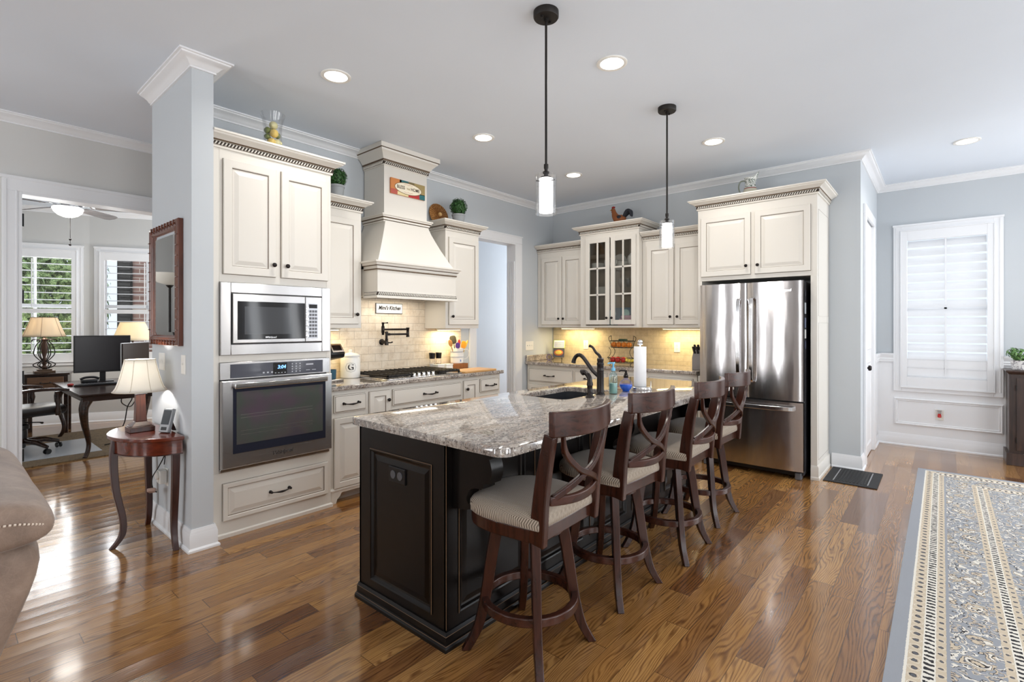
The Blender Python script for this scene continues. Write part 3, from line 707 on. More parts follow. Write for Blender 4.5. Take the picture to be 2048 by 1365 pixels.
# wall oven
t = thing('wall_oven', 'stainless wall oven with wide dark window and bar handle', 'oven', (1.216, 3.519, 0))
G().box(.008,.748,.001,.55,.43,1.13).build('oven_body', BLACK, parent=t)
G().box(0,.757,-.014,0,1.022,1.133).build('control_frame', STEEL, parent=t, bev=.003); G().box(0,.757,-.012,0,.424,.448).build('bottom_trim', STEEL, parent=t, bev=.003)
p = G().box(.062,.70,-.018,-.014,1.03,1.12).build('control_panel', M('charcoal_control_glass', srgb(82,84,94), .12, coat=.4), parent=t, bev=.001)
dsp = G().box(.335,.43,-.020,-.018,1.036,1.115).build('display', BLKGLASS, parent=p)
text('3:04', .034, emis('blue_display_digits', (.2,.45,1,1), 2.5), p, (.392, -.0204, 1.085), name='clock_digits', shear=.15)
g = G()
for r in range(4):
    for c in range(3): g.box(.465+c*.028,.473+c*.028,-.0188,-.018,1.044+r*.018,1.052+r*.018)
for c in range(3): g.box(.265+c*.028,.277+c*.028,-.0188,-.018,1.048,1.058)
for c in range(4): g.box(.345+c*.022,.355+c*.022,-.0208,-.02,1.044,1.048)
for c in range(2): g.box(.57+c*.045,.60+c*.045,-.0188,-.018,1.05,1.054)
g.box(.57,.625,-.0188,-.018,1.088,1.098)
g.build('touch_keys', M('pale_key_print', srgb(196,198,206), .4), parent=p)
d = G().rings(0,.757,.452,1.016,-.05,[(0,.04),(0,.005),(.005,0)]).build('door', STEEL, parent=t)
G().box(.064,.703,-.053,-.05,.543,.968).build('door_glass', BLUEGLASS, parent=d, bev=.001)
G().box(.085,.680,-.0545,-.053,.600,.942).build('window_pane', OVENGLASS, parent=d)
g = G()
for z in (.66, .685, .77, .79):
    g.box(.11,.60,-.0549,-.0545,z,z+.0022)
g.build('oven_rack', M('rack_wire', srgb(150,146,140), .3, .7), parent=d)
h = G().box(.064,.703,-.09,-.078,.966,1.001).box(.075,.095,-.08,-.05,.972,.995).box(.672,.692,-.08,-.05,.972,.995).build('handle', CHROME, parent=d, bev=.004); h['label'] = 'flat polished bar handle'
text('Whirlpool', .034, M('dark_logo', srgb(52,48,48), .4), d, (.385, -.0505, .50), name='logo', shear=.25)

# ---- upper cabinet between tower and hood
t = thing('upper_cabinet', 'narrow cream wall cabinet between the oven tower and range hood', 'cabinet', (1.992, 3.835, 0))
carcass(t, .462, .318, 1.353, 2.352, [(0,.462,.01,.318,2.352,2.448)])
addoor(t, .03, .43, 1.388, 2.283, .43-.028, 1.47)
crown(t, [(0,0),(.462,0),(.462,.318)], 2.352)
t = thing('upper_cabinet', 'narrow cream wall cabinet on the far side of the range hood', 'cabinet', (3.425, 3.83, 0))
carcass(t, .479, .322, 1.345, 2.352, [(0,.479,.01,.322,2.352,2.448)])
addoor(t, .04, .465, 1.385, 2.283, .04+.03, 1.47)
crown(t, [(0,.322),(0,0),(.479,0),(.479,.322)], 2.352)

# ---- range hood
t = thing('range_hood', 'cream wooden range hood with sloped canopy and tall chimney', 'range hood')
x0, x1, yf = 2.488, 3.39, 3.64
g = G(); p = [(x0, yf), (x1, yf), (x1, 4.15), (x0, 4.15)]
g.box(x0, x1, yf, yf+.02, 1.63, 1.87).box(x0, x0+.02, yf+.02, 4.15, 1.63, 1.87).box(x1-.02, x1, yf+.02, 4.15, 1.63, 1.87)
g.build('valance_box', CREAM, parent=t, bev=.002)
hl = G().box(x0+.02, x1-.02, yf+.02, 4.15, 1.645, 1.67).build('hood_liner', STEEL, parent=t)
G().box(2.64,3.24,3.88,4.02,1.639,1.6445).build('added_hood_lamp', HOODFILL, parent=hl)  # unseen lamp, added to brighten the tile and plaque under the hood
l = bpy.data.lights.new('hood_fill', 'AREA'); l.shape = 'RECTANGLE'; l.size = .56; l.size_y = .12; l.energy = 2.0; l.color = (1,.9,.74)  # fill light of the added hood lamp
lo = bpy.data.objects.new('hood_fill', l); C.objects.link(lo); lo.parent = t; lo.location = (2.94,3.95,1.636)
LP = [(0,4.15),(0,0)]
path = [(x0,3.832),(x0,yf),(x1,yf),(x1,3.826)]
c = G().sweep(path, [(0,1.612),(.016,1.612),(.016,1.626),(.01,1.634),(.006,1.634),(.006,1.664),(0,1.666)], mis=[0,0,0,1,2,0,0]).build('lower_moulding', CM, parent=t)
ropeband(path, 1.649, h=.026, out=.006, pitch=.0185).build('rope_moulding', CREAM, parent=c, norm=False)
G().sweep(path, [(0,1.85),(.008,1.852),(.008,1.862),(.012,1.866),(.012,1.886),(.024,1.892),(.028,1.9),(.03,1.91),(.044,1.916),(.044,1.93),(0,1.93)], mis=[0,1,0,0,1,0,0,0,0,0,0]).build('ledge_moulding', CM, parent=t, sm=30)
# sloped canopy: four-sided, slightly concave
sec = [(0,1.93),(.10,1.965),(.28,2.03),(.50,2.11),(.70,2.19),(.87,2.26),(1,2.325)]
bx0,bx1,by = x0+.012, x1-.012, yf+.012; tx0,tx1,ty = 2.69,3.187,3.815
vs=[]; fs=[]
for (k, z) in sec:
    k2 = k**.95
    a, b, y = bx0+(tx0-bx0)*k2, bx1+(tx1-bx1)*k2, by+(ty-by)*k2
    vs += [(a,4.15,z),(a,y,z),(b,y,z),(b,4.15,z)]
for i in range(len(sec)-1):
    for j in range(3): fs.append((i*4+j,i*4+j+1,i*4+5+j,i*4+4+j))
G().add(vs, fs).build('canopy', CREAM, parent=t, sm=25)
path2 = [(2.69,4.15),(2.69,3.835),(3.187,3.835),(3.187,4.15)]
G().sweep(path2, [(0,2.318),(.012,2.318),(.014,2.33),(.02,2.336),(.022,2.352),(.034,2.36),(.034,2.372),(.044,2.376),(.044,2.388),(0,2.388)], mis=[0,0,1,0,1,0,0,0,0,0]).build('waist_moulding', CM, parent=t, sm=30)
G().box(2.69,3.187,3.835,4.15,2.33,2.99).build('chimney', CREAM, parent=t, bev=.002)
c = G().sweep(path2, [(0,2.834),(.008,2.834),(.008,2.84),(.012,2.842),(.012,2.868),(.018,2.87),(.022,2.885),(.04,2.91),(.062,2.935),(.076,2.945),(.08,2.96),(.092,2.964),(.092,3.006),(0,3.006)], mis=[0,0,0,2,0,1,0,0,0,0,1,0,0,0]).build('crown_moulding', CM, parent=t, sm=30)
ropeband(path2, 2.855, out=.011).build('rope_moulding', CREAM, parent=c, norm=False)

# ---- base cabinets under the cooktop counter (front y = 3.555)
def bcab(label, x0, x1, kind, xd0, xd1, kside=0, loc=None, rz=0, grp=None, top=.869, depth=.59, noh=False):
    t = thing('base_cabinet', label, 'cabinet', loc or (x0, 3.555, 0), rz, grp)
    w = x1-x0; carcass(t, w, depth, .1, top, [(0,w,.07,depth,.0,.1)])
    a, b = xd0-x0, xd1-x0
    if kind == 'drawerdoor':
        addrawer(t, a, b, .698, .832, L=.13); addoor(t, a, b, .115, .655, b-.03, .60, fw=.05)
    elif kind == 'door': addoor(t, a, b, .115, .832, (b-.03) if kside else a+.028, .752, fw=.048)
    elif kind == 'cook':
        addrawer(t, a, b, .694, .828, L=.14); m_ = (a+b)/2
        addoor(t, a, m_-.003, .115, .655, m_-.03, .60, fw=.05); addoor(t, m_+.003, b, .115, .655, m_+.03, .60, fw=.05)
    elif kind == 'drawer2doors':
        addrawer(t, a, b, .655, .822, L=.14, handle=not noh); m_ = (a+b)/2
        addoor(t, a, m_-.003, .115, .615, m_-.03, .55, fw=.05); addoor(t, m_+.003, b, .115, .615, m_+.03, .55, fw=.05)
    return t
def foot(t, w):      # the curved apron foot under the first unit
    G().prism([(0,.115),(0,0),(.05,0),(.06,.03),(.085,.05),(.10,.075),(w,.075),(w,.115)], -.008, .02, 'y').build('apron_foot', CREAM, parent=t)
    G().sweep([(0,0),(w,0)], [(0,.095),(.014,.095),(.014,.104),(.006,.116),(0,.116)]).build('base_moulding', CREAM, parent=t)
LB = [('cream base cabinet with one drawer over a door, next to the oven tower',2.0,2.33,'drawerdoor',2.032,2.312,0),
 ('narrow cream pull-out cabinet left of the wide cooktop drawer',2.33,2.56,'door',2.345,2.547,1),
 ('cream base cabinet with one wide drawer under the cooktop',2.56,3.39,'cook',2.575,3.373,0),
 ('narrow cream pull-out cabinet right of the wide cooktop drawer',3.39,3.62,'door',3.408,3.606,0),
 ('cream base cabinet with one drawer at the doorway end of the counter',3.62,3.945,'drawerdoor',3.641,3.912,0)]
for a in LB:
    t = bcab(*a); foot(t, a[2]-a[1])
def slab(g, x0, x1, y0, y1, z0=.871, z1=.906, holes=None): return g.box(x0, x1, y0, y1, z0, z1)
o = G()
o.box(1.992,3.975,3.52,4.152,.87,.906)
tag(o.build('granite_worktop', GRANITE, bev=.008, seg=3), 'speckled granite worktop under the cooktop and canister', 'worktop')

# ---- right wall (faces -X): local x = Y0 - Y
RZ = -pi/2
t = thing('upper_cabinet', 'cream double-door wall cabinet in the corner left of the glass-door cabinet', 'cabinet', (5.384, 4.11, 0), RZ)
carcass(t, .685, .346, 1.352, 2.35, [(0,.685,.01,.346,2.35,2.446),(-.05,0,.004,.03,1.352,2.36)])
addoor(t, .028, .352, 1.388, 2.273, .32, 1.466); addoor(t, .364, .672, 1.388, 2.273, .393, 1.466)
crown(t, [(-.05,0),(.685,0)], 2.35)
t = thing('upper_cabinet', 'cream double-door wall cabinet between the glass-door cabinet and refrigerator', 'cabinet', (5.384, 2.627, 0), RZ)
carcass(t, .725, .346, 1.352, 2.35, [(0,.725,.01,.346,2.35,2.446)])
addoor(t, .06, .374, 1.388, 2.28, .345, 1.475); addoor(t, .394, .70, 1.388, 2.28, .425, 1.475)
crown(t, [(0,0),(.725,0)], 2.35)
# glass-door cabinet
t = thing('glass_door_cabinet', 'tall cream cabinet with two paned glass doors showing dishes', 'cabinet', (5.30, 3.42, 0), RZ)
W = .788; D = .43
g = G().box(0,.02,0,D,1.352,2.495).box(W-.02,W,0,D,1.352,2.495).box(.02,W-.02,D-.015,D,1.372,2.48).box(.02,W-.02,0,D,1.352,1.376).box(.02,W-.02,0,D,2.475,2.592).box(.075,W-.06,0,.02,2.425,2.475)
for q in ((.02,.075,1.376,2.475),(W-.06,W-.02,1.376,2.475)): g.box(q[0],q[1],0,.02,q[2],q[3])
g.build('carcass', CREAM, parent=t, bev=.0015)
G().box(.0205,.026,.022,D-.016,1.38,2.47).box(W-.026,W-.0205,.022,D-.016,1.38,2.47).box(.026,W-.026,D-.021,D-.0155,1.38,2.47).box(.026,W-.026,.03,D-.021,1.3762,1.38).build('interior_lining', M('natural_wood_lining', srgb(150,130,108), .5), parent=t)
for z in (1.748, 2.068): G().box(.027,W-.027,.022,D-.022,z-.01,z).build('shelf', GLASS, parent=t)
def gdoor(x0, x1, kx):
    z0, z1 = 1.388, 2.434; fw = .055
    g = G()
    for q in ((x0,x0+fw,z0,z1),(x1-fw,x1,z0,z1),(x0+fw,x1-fw,z1-fw,z1),(x0+fw,x1-fw,z0,z0+fw)): g.box(q[0],q[1],-.02,0,q[2],q[3])
    xm = (x0+x1)/2; g.box(xm-.0095,xm+.0095,-.018,-.002,z0+fw,z1-fw)
    for z in (1.748, 2.068): g.box(x0+fw,x1-fw,-.018,-.002,z-.0105,z+.0105)
    d = g.build('door', CM, parent=t, bev=.002)
    G().box(x0+fw-.004,x1-fw+.004,-.009,-.006,z0+fw-.004,z1-fw+.004).build('glass_pane', GLASSG, parent=d)
    knob(d, kx, 1.468)
gdoor(.085, .415, .39); gdoor(.433, .755, .458)
crown(t, [(0,D),(0,0),(W,0),(W,D)], 2.495)
# base cabinets
RB = [('cream corner base cabinet with one drawer, behind the island sink', 4.15, 3.42, .035, .715, False),
      ('cream base cabinet behind the island faucet', 3.42, 2.94, .02, .465, False),
      ('cream base cabinet behind the paper towel roll', 2.94, 2.46, .02, .46, False),
      ('cream base cabinet next to the refrigerator', 2.46, 1.91, .02, .51, True)]
for lab, ya, yb, a, b, noh in RB:
    bcab(lab, 0, ya-yb, 'drawer2doors', a, b, loc=(5.15, ya, 0), rz=RZ, noh=noh)
g = G().box(5.105,5.731,1.90,4.152,.87,.906); g.box(5.12,5.72,4.134,4.163,.906,.985)
tag(g.build('granite_worktop', GRANITE, bev=.007, seg=3), 'speckled granite worktop with a short backsplash along the corner wall', 'worktop')
# refrigerator surround
t = thing('refrigerator_surround_cabinet', 'cream cabinet over and around the stainless refrigerator', 'cabinet', (5.143, 1.898, 0), RZ)
W = 1.059; D = .594
g = G().box(0,.04,0,D,1.36,1.825).box(0,.04,.0,D,0,.86).box(0,.04,.56,D,.86,1.36).box(W-.052,W,0,D,.0,1.825).box(0,W,0,D,1.825,2.55).box(0,W,.01,D,2.55,2.646)
g.build('carcass', CREAM, parent=t, bev=.002)
addoor(t, .035, .507, 1.868, 2.463, .472, 1.95); addoor(t, .545, 1.008, 1.868, 2.463, .56+.015, 1.95)
# panelled side facing -Y: local +x face; build rings turned to +x
def sidepanel(z0, z1):
    g = G().rings(0, D-.10, z0, z1, 0, [(0,0),(.0,-.001),(.006,.006),(.014,.007)], [0,0,1,0])
    g.xf(Matrix.Translation((W+.001, .05, 0)) @ Matrix.Rotation(pi/2, 4, 'Z')); g.build('side_panel', CM, parent=t)
sidepanel(.17, 1.40); sidepanel(1.46, 2.42)
G().sweep([(W-.05,0),(W,0),(W,D)], [(0,0),(.018,0),(.018,.02),(.012,.03),(.012,.11),(.004,.125),(0,.125)]).build('base_moulding', CREAM, parent=t, sm=30)
crown(t, [(0,D),(0,0),(W,0),(W,D)], 2.55)
# ---------------------------------------------------------------- refrigerator
t = thing('refrigerator', 'stainless french-door refrigerator with bottom freezer drawer', 'refrigerator', (4.995, 1.831, 0), RZ)
W = .906
G().box(.004, W-.004, .078, .70, .035, 1.77).build('fridge_body', M('fridge_side_grey', srgb(70,70,74), .35, .3), parent=t, bev=.003)
def frontslab(x0, x1, z0, z1, bulge=.014, n=12):
    pts = [(x0, .072)] + [(x0+(x1-x0)*i/n, .012 - bulge*(1-(2*i/n-1)**2) + (.008 if i in (0, n) else 0)) for i in range(n+1)] + [(x1, .072)]
    return G().prism(pts, z0, z1, 'z')
d1_ = frontslab(0, .437, .702, 1.775).build('door', FRIDGE, parent=t, sm=35)
d2_ = frontslab(.443, W, .702, 1.775).build('door', FRIDGE, parent=t, sm=35)
dr = frontslab(0, W, .078, .688, .016).build('freezer_drawer', FRIDGE, parent=t, sm=35)
def vbar(p, x, za, zb):
    pts = [(x, -.012, za), (x, -.048, za+.05), (x, -.058, (za+zb)/2), (x, -.048, zb-.05), (x, -.012, zb)]
    o = G().tube(smooth(pts, 5), 1, flat=((1,0,0), .012, .034)).build('handle', CHROME, parent=p, bev=.003); o['label'] = 'polished vertical bar handle'
vbar(d1_, .378, .915, 1.625); vbar(d2_, .492, .85, 1.63)
pts = smooth([(.06,-.006,.634),(.09,-.05,.634),(.445,-.066,.634),(.80,-.05,.634),(.84,-.006,.634)], 6)
o = G().tube(pts, 1, flat=((0,0,1), .012, .036)).build('handle', CHROME, parent=dr, bev=.003); o['label'] = 'polished horizontal freezer handle'
text('Whirlpool', .026, CHROME, d2_, (.76, -.006, 1.69), name='logo', shear=.2)
G().box(.02, W-.02, .06, .078, .03, .074).build('kick_grille', BLACK, parent=t)
for x in (.03, W-.07): G().box(x, x+.05, .035, .12, 0, .06).build('foot', GREYP, parent=t, bev=.006)
G().box(.45, W-.06, .02, .07, .689, .701).build('hinge_strip', BLACK, parent=t)
# magnets stuck to the side
rr = random.Random(5)
for k, (z, h, c) in enumerate(((1.66,.05,(60,60,66)),(1.53,.10,(190,196,200)),(1.40,.09,(120,128,150)),(1.30,.08,(226,226,222)),(1.20,.07,(70,74,92)))):
    o = tag(G().box(0,.004,-.026,.026,-h/2,h/2).build('fridge_magnet', M('magnet_print_%d' % k, srgb(*c), .5)), ['dark magnet near the top of the refrigerator side','pale grey magnet below the dark one on the refrigerator side','blue grey magnet in the middle of the refrigerator side','white magnet on the refrigerator side','lowest dark blue magnet on the refrigerator side'][k], 'magnet', 'magnets on the refrigerator side')
    o.location = (5.115, 1.831-W+.004, z); o.rotation_euler = (0,0,-pi/2)

# ---------------------------------------------------------------- island
t = thing('kitchen_island', 'black painted kitchen island base with raised panels and scroll corbels', 'island')
X0, X1, Y0, Y1 = 1.435, 4.12, 1.60, 2.255
g = G().box(X0+.012,X1-.012,Y0+.012,Y0+.03,0,.871).box(X0+.012,X1-.012,Y1-.03,Y1-.012,0,.871).box(X0+.012,X0+.03,Y0+.03,Y1-.03,0,.871).box(X1-.03,X1-.012,Y0+.03,Y1-.03,0,.871).box(X0+.03,X1-.03,Y0+.03,Y1-.03,.08,.1)
g.build('carcass', BLACKPAINT, parent=t)
IM = [BLACKPAINT, RUB]
PR = [(0,.012),(0,.0002),(.001,0)]
def ipanel(w, z0, z1, panels, M_, nm):
    # a face frame with raised panels: frame strips between panels
    g = G(); xs = 0
    for (a, b, c, d) in panels:
        g.box(xs, a, 0, .012, z0, z1); g.box(a, b, 0, .012, z0, c); g.box(a, b, 0, .012, d, z1); xs = b
    g.box(xs, w, 0, .012, z0, z1)
    for (a, b, c, d) in panels:
        g.rings(a, b, c, d, 0, [(0,.012),(0,-.0035),(.0022,-.006),(.006,-.0065),(.012,-.003),(.020,.006),(.028,.008),(.0285,.008),(.055,.003)], [0,0,1,0,0,0,0,1,0])
    g.xf(M_); return g.build(nm, IM, parent=t)
ep = ipanel(Y1-Y0, 0, .871, [(.095,.565,.108,.764)], Matrix.Translation((X0, Y1, 0)) @ Matrix.Rotation(-pi/2, 4, 'Z'), 'end_panel')
pw = [(.07+i*.535, .07+i*.535+.465, .118, .80) for i in range(5)]
ipanel(X1-X0, 0, .871, pw, Matrix.Translation((X0, Y0, 0)), 'seating_side_panel')
ipanel(X1-X0, 0, .871, [], Matrix.Translation((X1, Y1, 0)) @ Matrix.Rotation(pi, 4, 'Z'), 'sink_side_panel')
ipanel(Y1-Y0, 0, .871, [(.095,.565,.108,.764)], Matrix.Translation((X1, Y0, 0)) @ Matrix.Rotation(pi/2, 4, 'Z'), 'end_panel')
G().tube([(X0-.0005,Y0-.0005,.075),(X0-.0005,Y0-.0005,.868)], .0016, 6).build('worn_corner_edge', RUB, parent=t)
G().sweep([(X0,Y1),(X0,Y0),(X1,Y0),(X1,Y1)], [(0,0),(.03,0),(.03,.014),(.024,.022),(.0225,.0235),(.016,.026),(.016,.055),(.0145,.0565),(.006,.068),(0,.068)], mis=[0,0,0,1,0,0,1,0,0,0]).build('base_moulding', IM, parent=t, sm=30)
cp = [(Y0,.871),(Y0-.235,.871),(Y0-.235,.842),(Y0-.228,.835)] + [(Y0-.218-.014*sin(pi*i/8), .832-.10*i/8) for i in range(9)] + [(Y0-.185,.728),(Y0-.185,.708),(Y0-.178,.706)] + [(p[0],p[1]) for p in bez((Y0-.172,.70,0),(Y0-.10,.71,0),(Y0-.085,.66,0),(Y0-.088,.64,0),8)] + [(Y0-.096,.628),(Y0-.11,.622),(Y0-.108,.606),(Y0-.08,.598),(Y0-.03,.592),(Y0,.585)]
for x in (1.47, 2.70, 3.97):
    G().prism(cp, x, x+.07, 'x').build('corbel', BLACKPAINT, parent=t, sm=30)
# outlet in the end panel
o = thing('island_power_outlet', 'black double outlet set in the island end panel', 'outlet', (X0, 2.0, 0), RZ)
G().rings(0,.122,.633,.706,-.006,[(0,.009),(0,.002),(.003,0)]).build('cover_plate', BLACK, parent=o)
g = G()
for x in (.035, .087):
    g.lathe([(.018,0),(.018,.003),(0,.003)], (x,-.006,.67), 14, 'y', sc=(1,1.1))
    g.box(x-.008,x-.005,-.0095,-.009,.672,.68).box(x+.005,x+.008,-.0095,-.009,.672,.68)
g.build('socket', GREYP, parent=o)
# worktop with sink cut-out
def rrect(x0, x1, y0, y1, r, n=6):
    pts = []
    for (cx, cy, a0) in ((x1-r, y0+r, -pi/2), (x1-r, y1-r, 0), (x0+r, y1-r, pi/2), (x0+r, y0+r, pi)):
        for i in range(n): a = a0 + (pi/2)*i/(n-1); pts.append((cx+r*cos(a), cy+r*sin(a)))
    return pts
def ring_slab(outer, inner, z0, z1, e=.006):
    n = len(outer); cx = sum(p[0] for p in outer)/n; cy = sum(p[1] for p in outer)/n
    def off(P, d):
        out = []
        for i in range(len(P)):
            a = Vector(P[i-1]); c = Vector(P[(i+1) % len(P)]); tt = (c-a).normalized(); out.append((P[i][0]-tt.y*d, P[i][1]+tt.x*d))
        return out
    g = G(); L = []
    for (P, z) in ((off(inner,-e), z1), (inner, z1-e), (inner, z0)): L.append([(p[0], p[1], z) for p in P])
    O = [[(p[0],p[1],z) for p in P] for (P, z) in ((outer, z0), (outer, z0+e*.6), (outer, z1-e), (off(outer, e*.35), z1-e*.3), (off(outer, e), z1))]
    loops = L[::-1]; loops = [L[2], L[1], L[0], O[4], O[3], O[2], O[1], O[0]]
    vs = [p for l in loops for p in l]; fs = []
    k = len(loops)
    for i in range(k):
        q = (i+1) % k
        for j in range(n): fs.append((i*n+j, i*n+(j+1) % n, q*n+(j+1) % n, q*n+j))
    return g.add(vs, fs)
outer = rrect(1.402, 4.195, 1.243, 2.31, .06); inner = rrect(2.60, 3.21, 1.80, 2.18, .05)
tag(ring_slab(outer, inner, .871, .906).build('island_worktop', GRANITE, sm=30), 'large polished granite island worktop with sink cut-out', 'worktop')
s = G(); H = [rrect(2.575,3.235,1.775,2.205,.05), rrect(2.59,3.22,1.79,2.19,.055), rrect(2.60,3.21,1.80,2.18,.06), rrect(2.63,3.18,1.83,2.15,.05)]
loops = [(H[1],.688),(H[1],.856),(H[0],.858),(H[0],.87),(H[2],.87),(H[2],.73),(H[3],.705)]
n = len(H[0]); vs = [(p[0],p[1],z) for (P,z) in loops for p in P]; fs = [(i*n+j,i*n+(j+1)%n,i*n+n+(j+1)%n,i*n+n+j) for i in range(len(loops)-1) for j in range(n)]
fs += [tuple(range(n)), tuple(range((len(loops)-1)*n, len(loops)*n))]
sk = thing('undermount_sink', 'black undermount sink in the island worktop', 'sink', (0,0,0))
s.add(vs, fs).build('basin', M('black_composite', srgb(44,46,50), .4), parent=sk, sm=40)
G().lathe([(.04,.0),(.04,.004),(.025,.002),(0,.002)], (2.9,1.99,.706), 16).build('drain', CHROME, parent=sk, sm=40)
# faucet and sprayer
t = thing('kitchen_faucet', 'tall oil-rubbed bronze faucet with lever on the island', 'faucet', (2.96, 1.752, .906), R(90))
G().lathe([(.031,0),(.031,.006),(.026,.012),(.0245,.03),(.023,.16),(.0235,.162),(.0235,.168),(.023,.17),(.022,.20),(.0245,.205),(.0245,.212),(.02,.222),(.0225,.228),(.0225,.242),(.015,.25),(.008,.254),(0,.256)], n=24).build('faucet_body', BRONZE, parent=t, sm=40)
sp = smooth([(.015,0,.125),(.06,0,.16),(.10,0,.205),(.135,0,.245),(.165,0,.262),(.192,0,.254),(.21,0,.23),(.217,0,.205)], 5)
G().tube(sp, [.0135+.0045*max(0,(i/len(sp)-.8)*4) for i in range(len(sp))], 12).build('spout', BRONZE, parent=t, sm=50)
hp = smooth([(.0,0,.25),(.012,0,.268),(.035,0,.285),(.06,0,.318),(.085,0,.328)], 4)
G().tube(hp, [.011-.004*i/len(hp)+.006*max(0,(i/len(hp)-.75)*4)*.7 for i in range(len(hp))], 10).build('lever', BRONZE, parent=t, sm=50)
t = thing('side_sprayer', 'short bronze side sprayer standing by the sink edge', 'sprayer', (2.80, 1.735, .906), R(90))
G().lathe([(.029,0),(.029,.005),(.022,.012),(.02,.02),(.0215,.03),(.0175,.036),(.0175,.075),(.021,.08),(.019,.1),(.0,.1)], n=20).build('sprayer_base', BRONZE, parent=t, sm=40)
hp = smooth([(.0,0,.095),(.004,0,.125),(.02,0,.15),(.045,0,.163),(.06,0,.158)], 4)
G().tube(hp, [.018,.017]+[.0165]*(len(hp)-6)+[.017,.019,.021,.021], 12).build('spray_head', BRONZE, parent=t, sm=50)
# soap, dispenser, towel holder
t = thing('soap_bottle', 'clear pale blue pump soap bottle beside the faucet', 'bottle', (3.052, 1.705, .906))
LB_ = glass('pale_blue_clear_plastic', (.80,.93,.98,1), f=.3)
G().lathe([(.026,0),(.029,.005),(.029,.12),(.024,.14),(.012,.15),(.012,.158),(0,.158)], n=20).build('bottle', LB_, parent=t, sm=40)
G().lathe([(.024,.004),(.0265,.006),(.0265,.072),(0,.074)], n=20).build('soap_gel', M('green_blue_gel', srgb(168,206,192), .3, trans=.3), parent=t, sm=40)
G().lathe([(.014,.159),(.014,.176),(.006,.178),(.006,.205),(.012,.206),(.012,.216),(0,.216)], n=14).tube([(0,0,.211),(-.02,.02,.211),(-.028,.028,.207)], .0045).build('pump', M('sky_blue_plastic', srgb(120,190,228), .3), parent=t, sm=40)
t = thing('soap_dispenser', 'round glass dispenser half full of bright blue soap with bronze pump', 'dispenser', (3.232, 1.705, .906))
pr = [(.026,.0),(.03,.003)]+[(.047*sin(a)+.0005, .047-.047*cos(a)*.98) for a in [pi*(.22+.62*i/12) for i in range(13)]]+[(.016,.096),(0,.096)]
G().lathe(pr, n=24).build('glass_globe', GLASS, parent=t, sm=50)
pr = [(.024,.002)]+[(.0445*sin(a), .047-.0445*cos(a)) for a in [pi*(.2+.33*i/8) for i in range(9)]]+[(0,.0515)]
G().lathe(pr, n=24).build('blue_soap', M('blue_soap', srgb(16,96,226), .15, coat=.3), parent=t, sm=50)
G().lathe([(.017,.0965),(.017,.112),(.012,.116),(.012,.128),(.008,.13),(.008,.15),(0,.151)], n=16).tube([(0,0,.146),(-.03,.025,.148),(-.04,.033,.142)], .0055).build('pump', BRONZE, parent=t, sm=40)
t = thing('paper_towel_holder', 'steel holder with an upright white paper towel roll on the island', 'paper towel holder', (3.385, 1.672, .906))
G().lathe([(.083,0),(.085,.003),(.085,.02),(.08,.024),(0,.024)], n=32).build('base', CHROME, parent=t, sm=40)
G().lathe([(.006,.0245),(.006,.325),(.02,.328),(.02,.335),(.017,.339),(.02,.344),(.018,.356),(.008,.364),(0,.365)], n=18).tube([(.062,-.055,.024),(.062,-.055,.06)], .003).build('post', CHROME, parent=t, sm=40)
r_ = tag(G().lathe([(.0085,0),(.044,0),(.0445,.002),(.0445,.286),(.044,.288),(.0085,.288),(.0085,0)], n=32).build('paper_towel_roll', PAPER, sm=40), 'white paper towel roll standing on the steel holder', 'paper towel'); r_.location = (3.385, 1.672, .9315)

